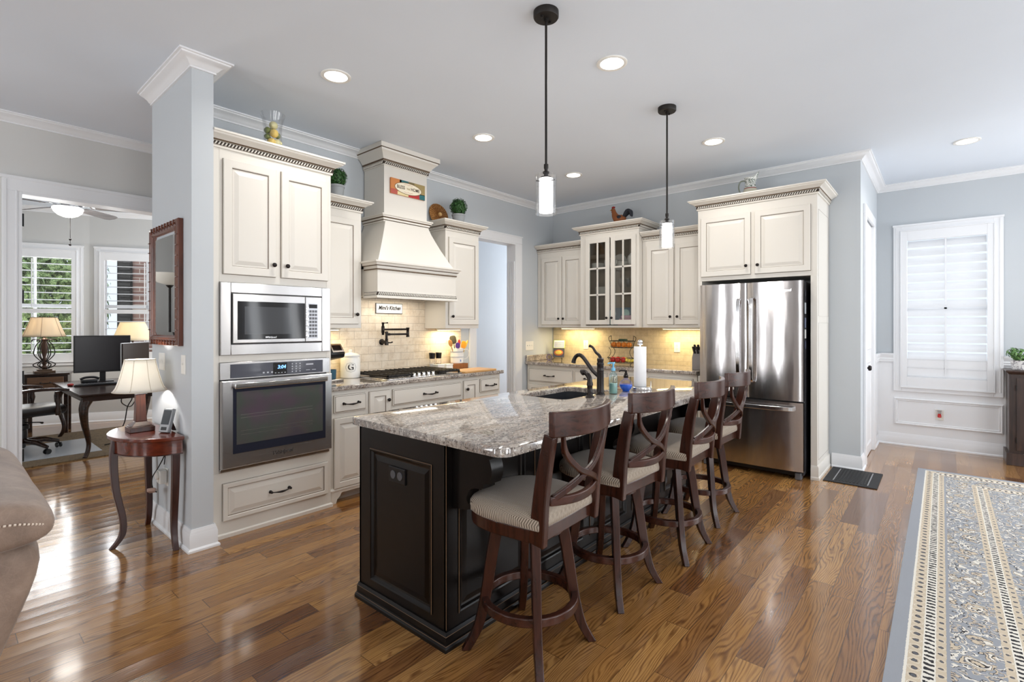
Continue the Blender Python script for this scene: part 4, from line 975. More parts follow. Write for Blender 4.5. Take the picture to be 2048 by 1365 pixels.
# ---------------------------------------------------------------- bar stools
def make_stool():
    t = thing('bar_stool', '', 'bar stool', (0,0,0), 0, 'bar stools at the island')
    # seat outline: square back, round front (+y)
    sg_ = lambda v: math.copysign(abs(v)**.72, v)
    out = [(-.215,-.2),(.215,-.2),(.228,-.05)] + [(.235*sg_(cos(a)), -.01+.245*sg_(sin(a))) for a in [pi*i/16 for i in range(0,17)]] + [(-.228,-.05)]
    def loop(sc, z): return [(p[0]*sc, (p[1]+.0)*sc, z) for p in out]
    def stack(L, sc_z):
        g = G(); n = len(out); vs = []
        for s_, z in sc_z: vs += loop(s_, z)
        fs = [(i*n+j, i*n+(j+1) % n, i*n+n+(j+1) % n, i*n+n+j) for i in range(len(sc_z)-1) for j in range(n)]
        fs += [tuple(range(n)), tuple(range((len(sc_z)-1)*n, len(sc_z)*n))]
        return g.add(vs, fs)
    stack(out, [(.98,.600),(1.01,.606),(1.015,.622),(.995,.642),(.93,.658),(.78,.667),(.5,.672),(.2,.674)]).build('seat', FABRIC, parent=t, sm=60)
    stack(out, [(.90,.545),(.965,.547),(.97,.60),(.9,.6)]).build('seat_frame', WALNUT, parent=t, bev=.004)
    G().lathe([(.135,.508),(.15,.512),(.15,.532),(.13,.5445),(0,.5445)], n=28).build('swivel_plate', WALNUT, parent=t, sm=40)
    for sx in (-1, 1):
        for sy in (-1, 1):
            p = smooth([(sx*.098, sy*.098, .53), (sx*.115, sy*.115, .40), (sx*.135, sy*.135, .22), (sx*.158, sy*.158, .09), (sx*.193, sy*.193, .0)], 4)
            n = len(p); w = [.052-.016*i/n for i in range(n)]
            g = G(); d = Vector((sx, sy, 0)).normalized()
            vs = []; fs = []
            for i, q in enumerate(p):
                q = Vector(q); a = Vector((1,0,0)); b = Vector((0,1,0)); h = w[i]/2
                hz = 0
                for (ea, eb) in ((-1,-1),(1,-1),(1,1),(-1,1)): v = q + d*(ea*h*1.0) + Vector((-d.y, d.x, 0))*(eb*(.019-.003*i/n)); vs.append((v.x, v.y, max(v.z, 0)))
            for i in range(n-1):
                for j in range(4): fs.append((i*4+j, i*4+(j+1) % 4, i*4+4+(j+1) % 4, i*4+4+j))
            fs += [(3,2,1,0), tuple(range((n-1)*4, n*4))]
            g.add(vs, fs).build('leg', WALNUT, parent=t, bev=.004)
    N = 40; vs = []; fs = []
    for i in range(N):
        a = 2*pi*i/N
        for (r, z) in ((.178,.192),(.208,.192),(.208,.228),(.178,.228)): vs.append((r*cos(a), r*sin(a), z))
    for i in range(N):
        q = (i+1) % N
        for j in range(4): fs.append((i*4+j, i*4+(j+1) % 4, q*4+(j+1) % 4, q*4+j))
    G().add(vs, fs).build('foot_ring', WALNUTX, parent=t, bev=.004)
    for sx in (-1, 1):
        pts = smooth([(sx*.195,-.180,.545),(sx*.196,-.188,.60),(sx*.197,-.20,.72),(sx*.198,-.222,.86),(sx*.199,-.246,.968)], 4)
        n = len(pts)
        G().tube(pts, 1, flat=((0,1,0), .034, [.075-.032*i/n for i in range(n)])).build('back_post', WALNUT, parent=t, bev=.005)
    def cur(x, z): return -.175 - (z-.545)*.19 - .055*(1-(x/.21)**2)     # the back is curved in plan
    def slat(f, hz, th, nm, m=WALNUT, nn=20):
        vs = []; fs = []
        for i in range(nn+1):
            x, z, hh = f(i/nn)
            for (dy, dz) in ((-th/2,-hh/2),(th/2,-hh/2),(th/2,hh/2),(-th/2,hh/2)): vs.append((x, cur(x, z)+dy, z+dz))
        for i in range(nn):
            for j in range(4): fs.append((i*4+j, i*4+(j+1) % 4, i*4+4+(j+1) % 4, i*4+4+j))
        fs += [(3,2,1,0), tuple(range(nn*4, nn*4+4))]
        return G().add(vs, fs).build(nm, m, parent=t, bev=.004)
    slat(lambda u: (-.218+.436*u, 1.010-.004*sin(pi*u), .094), .1, .026, 'top_rail', WALNUTX)
    slat(lambda u: (-.18+.36*u, .712-.012*sin(pi*u), .034), .03, .022, 'lower_rail', WALNUTX)
    def xs(sg):
        P = smooth([(sg*-.165,0,.955),(sg*-.135,0,.885),(sg*-.06,0,.82),(sg*.01,0,.79),(sg*.09,0,.755),(sg*.168,0,.718)], 4)
        def f(u):
            i = u*(len(P)-1); a = int(min(i, len(P)-2)); k = i-a; x = P[a][0]*(1-k)+P[a+1][0]*k; z = P[a][2]*(1-k)+P[a+1][2]*k
            s = abs((P[a+1][2]-P[a][2])/(abs(P[a+1][0]-P[a][0])+1e-5)); return x, z, .026*math.sqrt(1+s*s)
        return f
    slat(xs(1), .03, .020, 'cross_slat'); slat(xs(-1), .03, .017, 'cross_slat')
    return t
st = make_stool()
SL = [(1.685, 1.345, R(2), 'wooden bar stool nearest the camera at the end of the island, herringbone seat'), (2.36, 1.35, R(-3), 'second bar stool from the near end of the island'),
      (3.01, 1.305, R(1), 'third bar stool from the near end, in front of the paper towel side'), (3.69, 1.345, R(-1.5), 'bar stool nearest the refrigerator')]
for i, (x, y, rz, lab) in enumerate(SL):
    if i == 0: st.location = (x, y, 0); st.rotation_euler = (0,0,rz); st['label'] = lab
    else: dup(st, (x, y, 0), rz, lab)

# ---------------------------------------------------------------- pendants, recessed lights
def make_pendant(x, y, lab):
    t = thing('pendant_light', lab, 'pendant light', (x, y, CZ), 0, 'pendant lights over the island')
    G().lathe([(0,0),(.066,0),(.066,-.028),(.062,-.034),(.012,-.036),(.012,-.05),(0,-.05)], n=28).build('canopy', IRON, parent=t, sm=40)
    g = G()
    for s in (-1, 1): g.lathe([(.008,-.034),(.008,-.044),(0,-.046)], (s*.035,0,0), 10)
    g.build('canopy_screw', IRON, parent=t, sm=40)
    G().tube([(0,0,-.04),(0,0,-.80)], .0065, 10).build('rod', IRON, parent=t, sm=60)
    G().lathe([(.012,-.795),(.012,-.815),(.009,-.82),(.009,-.83),(.017,-.834),(.017,-.842),(.011,-.846),(.011,-.86),(.03,-.862),(.03,-.868),(0,-.868)], n=18).build('socket', IRON, parent=t, sm=40)
    G().lathe([(.054,-.852),(.0555,-.852),(.0555,-1.055),(.054,-1.055),(.054,-.852)], n=32).build('outer_glass', GLASS, parent=t, sm=40)
    G().lathe([(0,-.870),(.036,-.870),(.036,-1.045),(0,-1.047)], n=28).build('inner_shade', LITP, parent=t, sm=40)
    g = G()
    for a in (.5, 2.6, 4.7): g.tube([(.036*cos(a),.036*sin(a),-.885),(.054*cos(a),.054*sin(a),-.885)], .003, 6)
    g.build('glass_clip', IRON, parent=t)
    l = bpy.data.lights.new('pendant_bulb', 'POINT'); l.energy = 9; l.shadow_soft_size = .06; l.color = (1,.95,.88)
    lo = bpy.data.objects.new('pendant_bulb', l); C.objects.link(lo); lo.parent = t; lo.location = (0,0,-1.13)
make_pendant(2.097, 1.565, 'black rod pendant with glass cylinder shade over the near half of the island')
make_pendant(3.602, 1.561, 'black rod pendant with glass cylinder shade over the far half of the island')
CL = [(1.738,3.008,'recessed ceiling light above the oven tower'),(2.77,1.557,'recessed ceiling light between the two pendants'),(3.137,3.017,'recessed ceiling light in front of the range hood chimney'),(4.533,1.535,'recessed ceiling light in front of the refrigerator'),(4.549,3.025,'recessed ceiling light in front of the corner cabinets'),(5.979,-.169,'recessed ceiling light over the dining rug')]
for x, y, lab in CL:
    t = thing('recessed_light', lab, 'ceiling light', (x, y, CZ), 0, 'recessed ceiling lights')
    G().lathe([(.072,0),(.094,0),(.094,-.006),(.088,-.009),(.072,-.006),(.072,0)], n=32).build('trim_ring', WPLAST, parent=t, sm=40)
    G().lathe([(0,-.001),(.0719,-.001),(.0719,-.005),(0,-.005)], n=32).build('lens', LIT, parent=t)
    l = bpy.data.lights.new('can_light', 'AREA'); l.shape = 'DISK'; l.size = .14; l.energy = 6; l.color = (1,.96,.9); l.spread = R(150)
    lo = bpy.data.objects.new('can_light', l); C.objects.link(lo); lo.parent = t; lo.location = (0,0,-.012)
# under-cabinet lamps
def ucl(x, y, L, rz, zb, lab, pw):
    t = thing('under_cabinet_light', lab, 'under-cabinet light', (x, y, zb), rz, 'under-cabinet lights')
    G().box(-L/2, L/2, -.03, .03, -.018, 0).build('housing', WPLAST, parent=t, bev=.003)
    G().box(-L/2+.01, L/2-.01, -.024, .024, -.0205, -.018).build('diffuser', LITW, parent=t)
    l = bpy.data.lights.new('warm_strip', 'AREA'); l.shape = 'RECTANGLE'; l.size = L; l.size_y = .05; l.energy = pw; l.color = (1,.80,.42)
    lo = bpy.data.objects.new('warm_strip', l); C.objects.link(lo); lo.parent = t; lo.location = (0,0,-.024)
ucl(2.2, 4.03, .3, 0, 1.353, 'under-cabinet light over the canister', 1.6)
ucl(3.68, 4.06, .3, 0, 1.345, 'under-cabinet light over the utensil crock', 2.2)
ucl(5.60, 3.66, .5, RZ, 1.352, 'under-cabinet light below the corner cabinet', 3.0)
ucl(5.60, 2.25, .45, RZ, 1.352, 'under-cabinet light next to the refrigerator', 3.0)
# ---------------------------------------------------------------- on and around the cooktop counter
t = thing('gas_cooktop', 'stainless gas cooktop with black grates set in the granite', 'cooktop', (2.535, 3.565, .906))
G().box(0,.875,0,.525,.0,.009).build('cooktop_tray', STEEL, parent=t, bev=.004)
for k, (a, b) in enumerate(((.015,.285),(.295,.58),(.59,.86))):
    y0 = .02 if k != 1 else .11
    g = G()
    for q in ((a,b,y0,y0+.014),(a,b,.493,.507),(a,a+.014,y0,.507),(b-.014,b,y0,.507)): g.box(q[0],q[1],q[2],q[3],.024,.042)
    for i in range(5): x = a+.04+i*(b-a-.08)/4; g.box(x-.005,x+.005,y0,.507,.028,.048)
    for y in ((.14,.385) if k != 1 else (.31,)): g.box(a,b,y-.006,y+.006,.024,.046)
    for x in (a+.007,b-.007):
        for y in (y0+.007,.5): g.box(x-.008,x+.008,y-.008,y+.008,.009,.026)
    g.build('grate', IRON, parent=t, bev=.002)
g = G()
for (x, y, r) in ((.15,.14,.04),(.15,.385,.05),(.437,.31,.062),(.725,.14,.04),(.725,.385,.05)): g.lathe([(r+.01,.009),(r+.01,.013),(r,.014),(r,.021),(r-.006,.023),(0,.023)], (x,y,0), 20)
g.build('burner', BLACK, parent=t, sm=40)
for i in range(5):
    o = G().lathe([(.021,.0095),(.021,.014),(.017,.016),(.016,.036),(.013,.039),(0,.039)], (.325+i*.056,.055,0), 18).box(.325+i*.056-.004,.325+i*.056+.004,.039,.071,.036,.045).build('control_knob', CHROME, parent=t, sm=40)
t = thing('coffee_maker', 'black and silver single-cup coffee maker beside the oven tower', 'coffee maker', (2.175, 3.93, .906), R(14))
G().box(-.08,.08,-.13,.13,.0,.022).build('base', STEEL, parent=t, bev=.006)
G().box(-.075,.075,.02,.13,.022,.22).build('column', STEEL, parent=t, bev=.01)
G().prism([(-.14,.20),(-.15,.24),(-.10,.315),(.10,.315),(.13,.28),(.13,.2),(.02,.17)], -.078, .078, 'x').build('brew_head', BLACK, parent=t, bev=.012)
G().prism([(-.143,.246),(-.103,.31),(-.109,.315),(-.150,.250)], -.06, .06, 'x').build('lid_frame', CHROME, parent=t)
G().prism([(-.140,.262),(-.115,.302),(-.118,.305),(-.144,.264)], -.045, .045, 'x').build('screen', BLKGLASS, parent=t)
G().lathe([(.04,.0225),(.043,.03),(.045,.10),(.041,.10),(.039,.03),(0,.028)], (0,-.06,0), 20).build('drip_cup', M('teal_cup', srgb(44,84,104), .4), parent=t, sm=40)
t = thing('ceramic_canister', 'white lidded ceramic canister with a black letter G', 'canister', (2.478, 4.045, .906))
G().lathe([(.08,0),(.086,.006),(.086,.165),(.08,.185),(.078,.19),(0,.19)], n=36).build('jar', WHITE, parent=t, sm=40)
G().lathe([(.083,.1905),(.085,.196),(.083,.204),(.06,.218),(.02,.226),(.012,.23),(.017,.238),(.016,.248),(.008,.253),(0,.254)], n=36).build('lid', WHITE, parent=t, sm=40)
def wrap(o, r, ang):     # wrap a flat mesh round a cylinder, facing direction ang
    me = o.data
    for v in me.vertices:
        a = ang + v.co.x/r; rr = r + v.co.z; x, z = cos(a)*rr, v.co.y
        v.co = (x, sin(a)*rr, z)
fa = math.atan2(-4.045, -2.478) + .05
o = text('G', .075, M('black_print', srgb(24,24,26), .6), t, (0,0,0), (0,0,0), name='letter'); wrap(o, .0862, fa); o.location = (0,0,.098)
pts = []
for i in range(40):
    a = 2*pi*i/40; r = 1/max(abs(cos(a)), abs(sin(a)))**.6; pts.append((.047*cos(a)*r*(1-.12*abs(sin(2*a))), .042*sin(a)*r*(1-.12*abs(sin(2*a)))))
vs = []; fs = []
for i, p in enumerate(pts): vs += [(p[0], p[1], 0), (p[0]*.955, p[1]*.955, 0)]
for i in range(40): q = (i+1) % 40; fs.append((2*i, 2*q, 2*q+1, 2*i+1))
o = G().add(vs, fs).build('label_outline', M('grey_print', srgb(70,70,74), .6), parent=t); wrap(o, .0864, fa); o.location = (0,0,.098)
def board(name, lab, cat, loc, w, h, d, m, rz=0):
    t = thing(name, lab, cat, loc, rz); G().box(0,w,-d,0,0,h).build('panel', m, parent=t, bev=.002); return t
BLKP = M('black_lettering', srgb(30,28,28), .6)
t = board('wall_plaque', "small white plaque reading Mimi's Kitchen under the range hood", 'sign', (2.817, 4.1525, 1.497), .305, .092, .012, PAPER)
G().box(-.004,.309,-.010,-.002,-.004,.096).build('plaque_edge', M('plaque_dark_edge', srgb(60,58,56), .6), parent=t)
text("Mimi's Kitchen", .053, BLKP, t, (.153,-.0128,.05), shear=.28, sx=.82, bold=.03)
t = board('bless_this_home_sign', 'colourful patchwork sign reading Bless This Home on the hood chimney', 'sign', (2.752, 3.8345, 2.59), .398, .143, .014, M('sign_orange', srgb(206,132,74), .7))
g = G(); cols = [srgb(206,132,74), srgb(186,92,78), srgb(44,104,108), srgb(160,140,92), srgb(178,50,52), srgb(228,210,160), srgb(120,106,70)]
SM = [M('sign_patch_%d' % i, c, .7) for i, c in enumerate(cols)]
for (a,b,c,d,m) in ((0,.12,.045,.143,0),(0,.075,0,.045,1),(.10,.2,.115,.143,2),(.2,.27,.115,.143,6),(.27,.398,.045,.143,3),(.075,.2,0,.03,5),(.2,.33,0,.045,4),(.33,.398,0,.05,2)): g.box(a,b,-.0150,-.0142,c,d,m)
g.build('patchwork', SM, parent=t)
def oval(w, h, y, n=40, wav=.0): 
    return [(.199+w*cos(2*pi*i/n)*(1+wav*cos(4*pi*i/n*2)), .072+h*sin(2*pi*i/n)*(1+wav*cos(4*pi*i/n*2))) for i in range(n)]
G().prism(oval(.158,.056,0), -.0156, -.0151, 'y').build('medallion_border', M('sign_border', srgb(122,92,58), .7), parent=t)
G().prism(oval(.152,.051,0), -.0162, -.0157, 'y').build('medallion', M('sign_cream', srgb(240,230,206), .7), parent=t)
text('BLESS', .043, M('sign_ink', srgb(84,70,56), .7), t, (.113,-.0165,.074), sx=.86)
text('THIS', .022, SM[3], t, (.198,-.0165,.07), sx=.9)
text('HOME', .043, M('sign_ink2', srgb(84,70,56), .7), t, (.279,-.0165,.074), sx=.86)
for z, s in ((.108,1),(.036,-1)):
    g = G()
    for q in (-1, 1): g.tube(smooth([(.199,-.0164,z-.004*s),(.199+q*.02,-.0164,z+.003*s),(.199+q*.04,-.0164,z-.002*s),(.199+q*.05,-.0164,z+.001*s)], 4), .0011, 5)
    g.build('flourish', SM[1], parent=t)
# pot filler
t = thing('pot_filler', 'bronze folding pot filler faucet on the tiled wall', 'faucet', (2.885, 4.1525, 1.215))
g = G().lathe([(.03,.0),(.03,.006),(.02,.012),(.016,.05),(.014,.09)], (0,0,0), 20, 'y'); g.build('wall_flange', BRONZE, parent=t, sm=40)
G().lathe([(.016,-.03),(.019,-.028),(.019,-.01),(.015,-.006),(.015,.03),(.012,.034),(.012,.08),(.016,.084),(.016,.10),(.012,.104),(0,.104)], (0,-.08,0), 18).tube([(.0,-.08,-.006),(.045,-.09,-.006),(.06,-.092,0)], [.007,.006,.008], 8).build('riser', BRONZE, parent=t, sm=40)
G().tube([(.0,-.08,.075),(.24,-.085,.075)], .0095, 12).lathe([(.0125,0),(.0125,.03),(0,.03)], (.008,-.08,.075), 12, 'x').build('lower_arm', BRONZE, parent=t, sm=40)
G().lathe([(.0,.045),(.017,.045),(.017,.06),(.014,.064),(.014,.12),(.017,.124),(.017,.14),(0,.14)], (.25,-.085,0), 18).build('elbow_joint', BRONZE, parent=t, sm=40)
G().tube([(.24,-.085,.123),(-.05,-.11,.123)], .0095, 12).build('upper_arm', BRONZE, parent=t, sm=40)
G().lathe([(.0,.07),(.011,.07),(.013,.09),(.016,.094),(.016,.15),(.011,.158),(.011,.175),(.015,.18),(.012,.19),(0,.192)], (-.062,-.111,0), 18).tube([(-.06,-.111,.182),(-.03,-.113,.185),(-.01,-.115,.186)], [.005,.004,.007], 8).build('shutoff_valve', BRONZE, parent=t, sm=40)
# shakers, boxes, crock, boards
for (x, y, c, lab) in ((3.475,4.095,srgb(226,226,226),'clear salt grinder with black cap beside the cooktop, left of its pepper twin'),(3.565,4.095,srgb(66,50,44),'clear pepper grinder with black cap, right of the salt grinder')):
    t = thing('spice_grinder', lab, 'grinder', (x, y, .906), 0, 'salt and pepper grinders')
    G().lathe([(.028,0),(.029,.004),(.029,.11),(.025,.118),(0,.118)], n=20).build('glass_jar', GLASS, parent=t, sm=40)
    G().lathe([(.026,.003),(.0265,.005),(.0265,.062),(0,.064)], n=16).build('spice', M('spice_fill', c, .8), parent=t, sm=40)
    G().lathe([(.028,.1185),(.029,.122),(.034,.178),(.03,.182),(0,.182)], n=20).build('cap', BLACK, parent=t, sm=40)
for (x, y, lab) in ((3.485,3.995,'small white lidded ceramic box in front of the grinders'),(3.595,3.985,'small white lidded ceramic box next to the wooden block')):
    t = thing('ceramic_box', lab, 'box', (x, y, .906), 0, 'small white ceramic boxes')
    G().box(-.045,.045,-.035,.035,0,.05).build('box_body', WHITE, parent=t, bev=.004); G().box(-.048,.048,-.038,.038,.0505,.064).build('lid', WHITE, parent=t, bev=.004)
t = tag(G().box(-.10,.10,-.075,.07,0,.055).build('wooden_block', BLOCKW, bev=.004), 'thick wooden block under the utensil crock', 'cutting board', None); t.location = (3.80, 4.06, .906)
t = thing('utensil_crock', 'white stoneware pitcher crock holding cooking utensils', 'crock', (3.80, 4.062, .961))
G().lathe([(.064,0),(.07,.005),(.074,.08),(.071,.15),(.073,.165),(.068,.165),(.064,.15),(.062,.02),(0,.018)], n=32).build('crock_body', WHITE, parent=t, sm=40)
G().tube(smooth([(.06,-.035,.145),(.10,-.06,.15),(.115,-.07,.11),(.10,-.06,.06),(.064,-.036,.04)], 5), 1, flat=((0,0,1), .018, .009)).build('handle', WHITE, parent=t, bev=.002)
g = G()
for z in (.068,.125): g.lathe([(.0745,z),(.0757,z),(.0757,z+.004),(.0745,z+.004),(.0745,z)], n=32)
g.build('blue_stripe', M('crock_blue_stripe', srgb(120,132,160), .4), parent=t)
fb = text('B', .03, M('crock_blue_mark', srgb(70,120,190), .4), t, (0,0,0), (0,0,0), name='blue_mark'); wrap(fb, .0735, fa+.35); fb.location = (0,0,.03)
def utensil(lab, dx, dy, dirx, diry, L, hw, hl, c, hc=None, flat=True):
    t = thing('cooking_utensil', lab, 'utensil', (3.80+dx, 4.062+dy, .985), 0, 'utensils in the crock')
    d = Vector((dirx, diry, 1)).normalized(); e = d*L
    G().tube([(0,0,0), tuple(e)], .005, 8).build('handle', M('utensil_handle', hc or c, .5), parent=t, sm=40)
    side = Vector((.72,-.69,0)); side = (side - d*side.dot(d)).normalized(); nrm = d.cross(side)
    pts = []
    n = 14
    for i in range(n):
        a = 2*pi*i/n; r = (abs(cos(a))**4+abs(sin(a))**4)**-.25 if flat else 1
        pts.append(e + d*(hl/2) + side*(hw/2*cos(a)*r*.95) + d*(hl/2*sin(a)*r*.95))
    vs = [p+nrm*.004 for p in pts] + [p-nrm*.004 for p in pts]
    G().add(vs, [tuple(range(n)), tuple(range(n,2*n))[::-1]] + [(i,(i+1)%n,n+(i+1)%n,n+i) for i in range(n)]).build('head', M('utensil_head', c, .45), parent=t, bev=.002)
utensil('wide dark olive spatula in the crock', -.02, -.03, -.18, .10, .19, .075, .10, srgb(74,70,56))
utensil('wooden spoon leaning left in the crock', -.035, -.02, -.30, .10, .165, .048, .085, srgb(170,122,76), flat=False)
utensil('purple spoon in the crock', -.012, -.042, -.10, -.02, .135, .055, .075, srgb(86,56,140), flat=False)
utensil('red spoon in the crock', .012, -.02, .02, .0, .165, .032, .075, srgb(196,52,44), flat=False)
utensil('orange spatula in the crock', .03, -.035, .12, -.1, .14, .055, .085, srgb(240,158,32))
utensil('yellow spatula with dark edge leaning right in the crock', .04, -.012, .30, -.22, .15, .022, .095, srgb(236,196,92))
t = tag(G().prism(rrect(0,.46,0,.27,.02), 0, .019, 'z').build('cutting_board', MAPLE, bev=.004), 'pale maple cutting board lying at the end of the counter', 'cutting board'); t.location = (3.425, 3.537, .906)
# ---------------------------------------------------------------- tops of the cabinets
def topiary(x, y, z, pr, ph, br, lab):
    t = thing('topiary_plant', lab, 'plant', (x, y, z), 0)
    G().lathe([(pr*.74,0),(pr*.78,.004),(pr*.94,ph-.02),(pr,ph-.018),(pr,ph),(pr*.9,ph),(pr*.85,ph-.03),(0,ph-.03)], n=28).build('pot', ZINC, parent=t, sm=40)
    rb = random.Random(int(x*100)); g = leafball((0,0,ph+br*.8), (br,)*3, 900, br*.14, rb); g2 = leafball((0,0,ph+br*.8), (br*.8,)*3, 350, br*.16, rb); g.add(g2.v, g2.f); g.sph((0,0,ph+br*.8), br*.74)
    g.build('foliage', BOX, parent=t, norm=False)
topiary(2.30, 3.965, 2.45, .064, .135, .088, 'boxwood ball in a grey pot on the cabinet beside the oven tower')
topiary(3.70, 3.93, 2.45, .072, .115, .098, 'boxwood ball in a grey pot beside the wicker disc')
t = thing('wicker_disc', 'round wicker lid leaning on the wall beside the far boxwood ball', 'basket lid', (3.605, 4.105, 2.45))
g = G(); Rr = .128
for k in range(11): 
    r = .02+k*.0104; g.tube([(r*cos(a), 0, r*sin(a)) for a in [2*pi*i/36 for i in range(36)]], .0072, 6, closed=True)
g.xf(Matrix.Translation((0,0,Rr)) ); g.xf(Matrix.Rotation(R(-14), 4, 'X')); g.build('weave', WICKER, parent=t, sm=50)
g = G()
for i in range(28): a = 2*pi*i/28; g.tube([(.02*cos(a),-.008,.02*sin(a)),(.124*cos(a),-.008,.124*sin(a))], .003, 5)
g.xf(Matrix.Translation((0,0,Rr))); g.xf(Matrix.Rotation(R(-14), 4, 'X')); g.build('spoke', M('wicker_spoke', srgb(138,88,42), .6), parent=t)
g = G().lathe([(.02,0),(.022,.02),(.012,.03),(0,.03)], (0,-.008,Rr), 14, 'y'); g.xf(Matrix.Rotation(R(-14), 4, 'X')); g.build('lid_knob', M('pale_wicker', srgb(222,180,120), .6), parent=t, sm=40)
# vase of fruit
VX, VY, VZ = 1.60, 3.62, 2.6155
t = tag(G().lathe([(.062,0),(.064,.004),(.062,.03),(.061,.17),(.067,.21),(.084,.262),(.082,.262),(.0645,.21),(.0585,.17),(.0585,.03),(.058,.012),(0,.012)], n=36).build('glass_vase', GLASS, sm=40), 'clear flared glass vase of artificial lemons and limes on the oven tower', 'vase'); t.location = (VX, VY, VZ)
LEM = painted('lemon_peel', srgb(226,196,108), .4, .08); PALE = painted('pale_pear_peel', srgb(214,208,158), .4, .06); LIM = painted('lime_peel', srgb(112,122,58), .4, .1); GOLD = M('gold_bead', srgb(196,164,84), .25, .6)
FR = [(-.02,-.022,.055,.032,.026,LEM,'yellow lemon low in the glass vase'),(.026,-.016,.06,.031,.026,PALE,'pale pear lowest on the right in the glass vase'),(-.036,.006,.098,.02,.018,LIM,'lower green lime at the left of the glass vase'),
 (.0,.028,.07,.03,.026,LEM,'yellow lemon at the back of the glass vase'),(.0,-.024,.122,.033,.027,LEM,'yellow lemon in the middle of the glass vase'),(.036,.004,.122,.021,.02,LIM,'round green lime at the right of the glass vase'),
 (-.037,.004,.142,.02,.022,LIM,'upper green lime at the left of the glass vase'),(.004,.022,.145,.03,.026,PALE,'pale pear in the middle back of the glass vase'),(.002,-.008,.184,.036,.026,PALE,'pale pear topmost in the glass vase')]
for k, (x, y, z, a, b, m, lab) in enumerate(FR):
    x, y, a, b = x*.97, y*.97, a*1.04, b*1.08
    o = tag(G().lathe([(0,-a*1.12),(b*.18,-a*1.04)]+[(b*sin(pi*i/10), -a*cos(pi*i/10)) for i in range(2,9)]+[(b*.18,a*1.04),(0,a*1.12)], n=16).build('artificial_fruit', m, sm=60), lab, 'fruit', 'fruit in the glass vase')
    o.location = (VX+x, VY+y, VZ+z); o.rotation_euler = (R(70+20*(k % 3)), R(25*(k % 4)), R(40*k))
for k in range(7):
    a = k*.9; o = tag(G().sph((0,0,0), .0125, 12, 8).build('gold_bead', GOLD, sm=60), 'small gold bead in the bottom of the glass vase', 'bead', 'gold beads in the glass vase')
    o.location = (VX+.036*cos(a), VY+.036*sin(a), VZ+.025)
# rooster on the glass-door cabinet
t = thing('rooster_figurine', 'painted rooster figurine on top of the glass-door cabinet', 'figurine', (5.50, 2.985, 2.5935), R(90))
g = G(); pts = smooth([(-.075,0,.095),(-.04,0,.085),(.02,0,.085),(.06,0,.125),(.078,0,.175),(.088,0,.205),(.11,0,.212)], 5)
n = len(pts); rad = []
prof = [.022,.048,.056,.042,.028,.024,.012]
for i in range(n):
    u = i/(n-1)*(len(prof)-1); a = int(min(u, len(prof)-2)); rad.append(prof[a]*(1-u+a)+prof[a+1]*(u-a))
g.tube(pts, rad, 14).build('body', ROOSTR, parent=t, sm=60)
g = G()
for i, (dx, dz, w) in enumerate(((-.06,.0,.03),(-.08,.02,.032),(-.10,.03,.03),(-.075,.045,.026))):
    g.tube(smooth([(-.055,(i-1.5)*.012,.10),(-.085+dx*.3,(i-1.5)*.014,.145+dz*.5),(-.12+dx*.4,(i-1.5)*.014,.14+dz*.3),(-.135+dx*.3,(i-1.5)*.014,.095)], 4), [.01,.014,.018,.02,.021,.021,.02,.019,.018,.016,.014,.01,.006], 8)
g.build('tail', ROOSTB, parent=t, sm=60)
G().sph((.0,.035,.09), (.05,.018,.034)).sph((.0,-.035,.09), (.05,.018,.034)).build('wing', ROOSTB, parent=t, sm=60)
g = G()
for i in range(4): g.sph((.07+i*.011,0,.235+.006*sin(i)), (.008,.004,.013), 8, 6)
g.sph((.108,0,.188), (.007,.005,.014), 8, 6).build('comb', RED, parent=t, sm=60)
G().lathe([(.007,0),(0,.022)], (.118,0,.208), 8, 'x').build('beak', M('beak_yellow', srgb(214,168,70), .5), parent=t)
G().tube([(0,.02,.05),(0,.022,.012)], .008, 8).tube([(0,-.02,.05),(0,-.022,.012)], .008, 8).box(-.07,.07,-.045,.045,0,.014).build('legs_and_base', ROOSTB, parent=t, bev=.003)
# pitcher on the refrigerator surround
t = thing('ceramic_pitcher', 'cream ceramic pitcher with leaf band above the refrigerator', 'pitcher', (5.43, 1.475, 2.6465), R(-90))
prof = [(.05,0),(.062,.006),(.072,.045),(.07,.085),(.056,.125),(.045,.16),(.05,.20),(.056,.225)]
N = 28; vs = []; fs = []
for i, (r, z) in enumerate(prof + [(.052,.225),(.042,.16),(.05,.12)]):
    for j in range(N):
        a = 2*pi*j/N; sp = max(0, cos(a))**6; top = max(0, (z-.15)/.075)
        vs.append((r*cos(a)+sp*top*.03, r*sin(a), z+sp*top*.05))
k = len(prof)+3
for i in range(k-1):
    for j in range(N): fs.append((i*N+j, i*N+(j+1) % N, (i+1)*N+(j+1) % N, (i+1)*N+j))
fs += [tuple(range(N))[::-1], tuple(range((k-1)*N, k*N))]
def pitm():
    m, nt, b = base('pitcher_glaze'); o = obco(nt); z = xyz(nt, o)[2]
    n = noise(nt, o, 70, 2, .5, 1); lv = ramp(nt, n, [(.52,(0,0,0)),(.56,(1,1,1))])
    c = mix(nt, mth(nt, 'GREATER_THAN', z, .12), srgb(206,200,180), srgb(232,232,226))
    c = mix(nt, mth(nt, 'MULTIPLY', lv, mth(nt, 'GREATER_THAN', z, .125)), c, srgb(112,124,112))
    c = mix(nt, mth(nt, 'MULTIPLY', mth(nt, 'GREATER_THAN', z, .112), mth(nt, 'LESS_THAN', z, .121)), c, srgb(150,70,64))
    wset(nt, b, c); b.inputs['Roughness'].default_value = .25; return m
G().add(vs, fs).build('jug', pitm(), parent=t, sm=60)
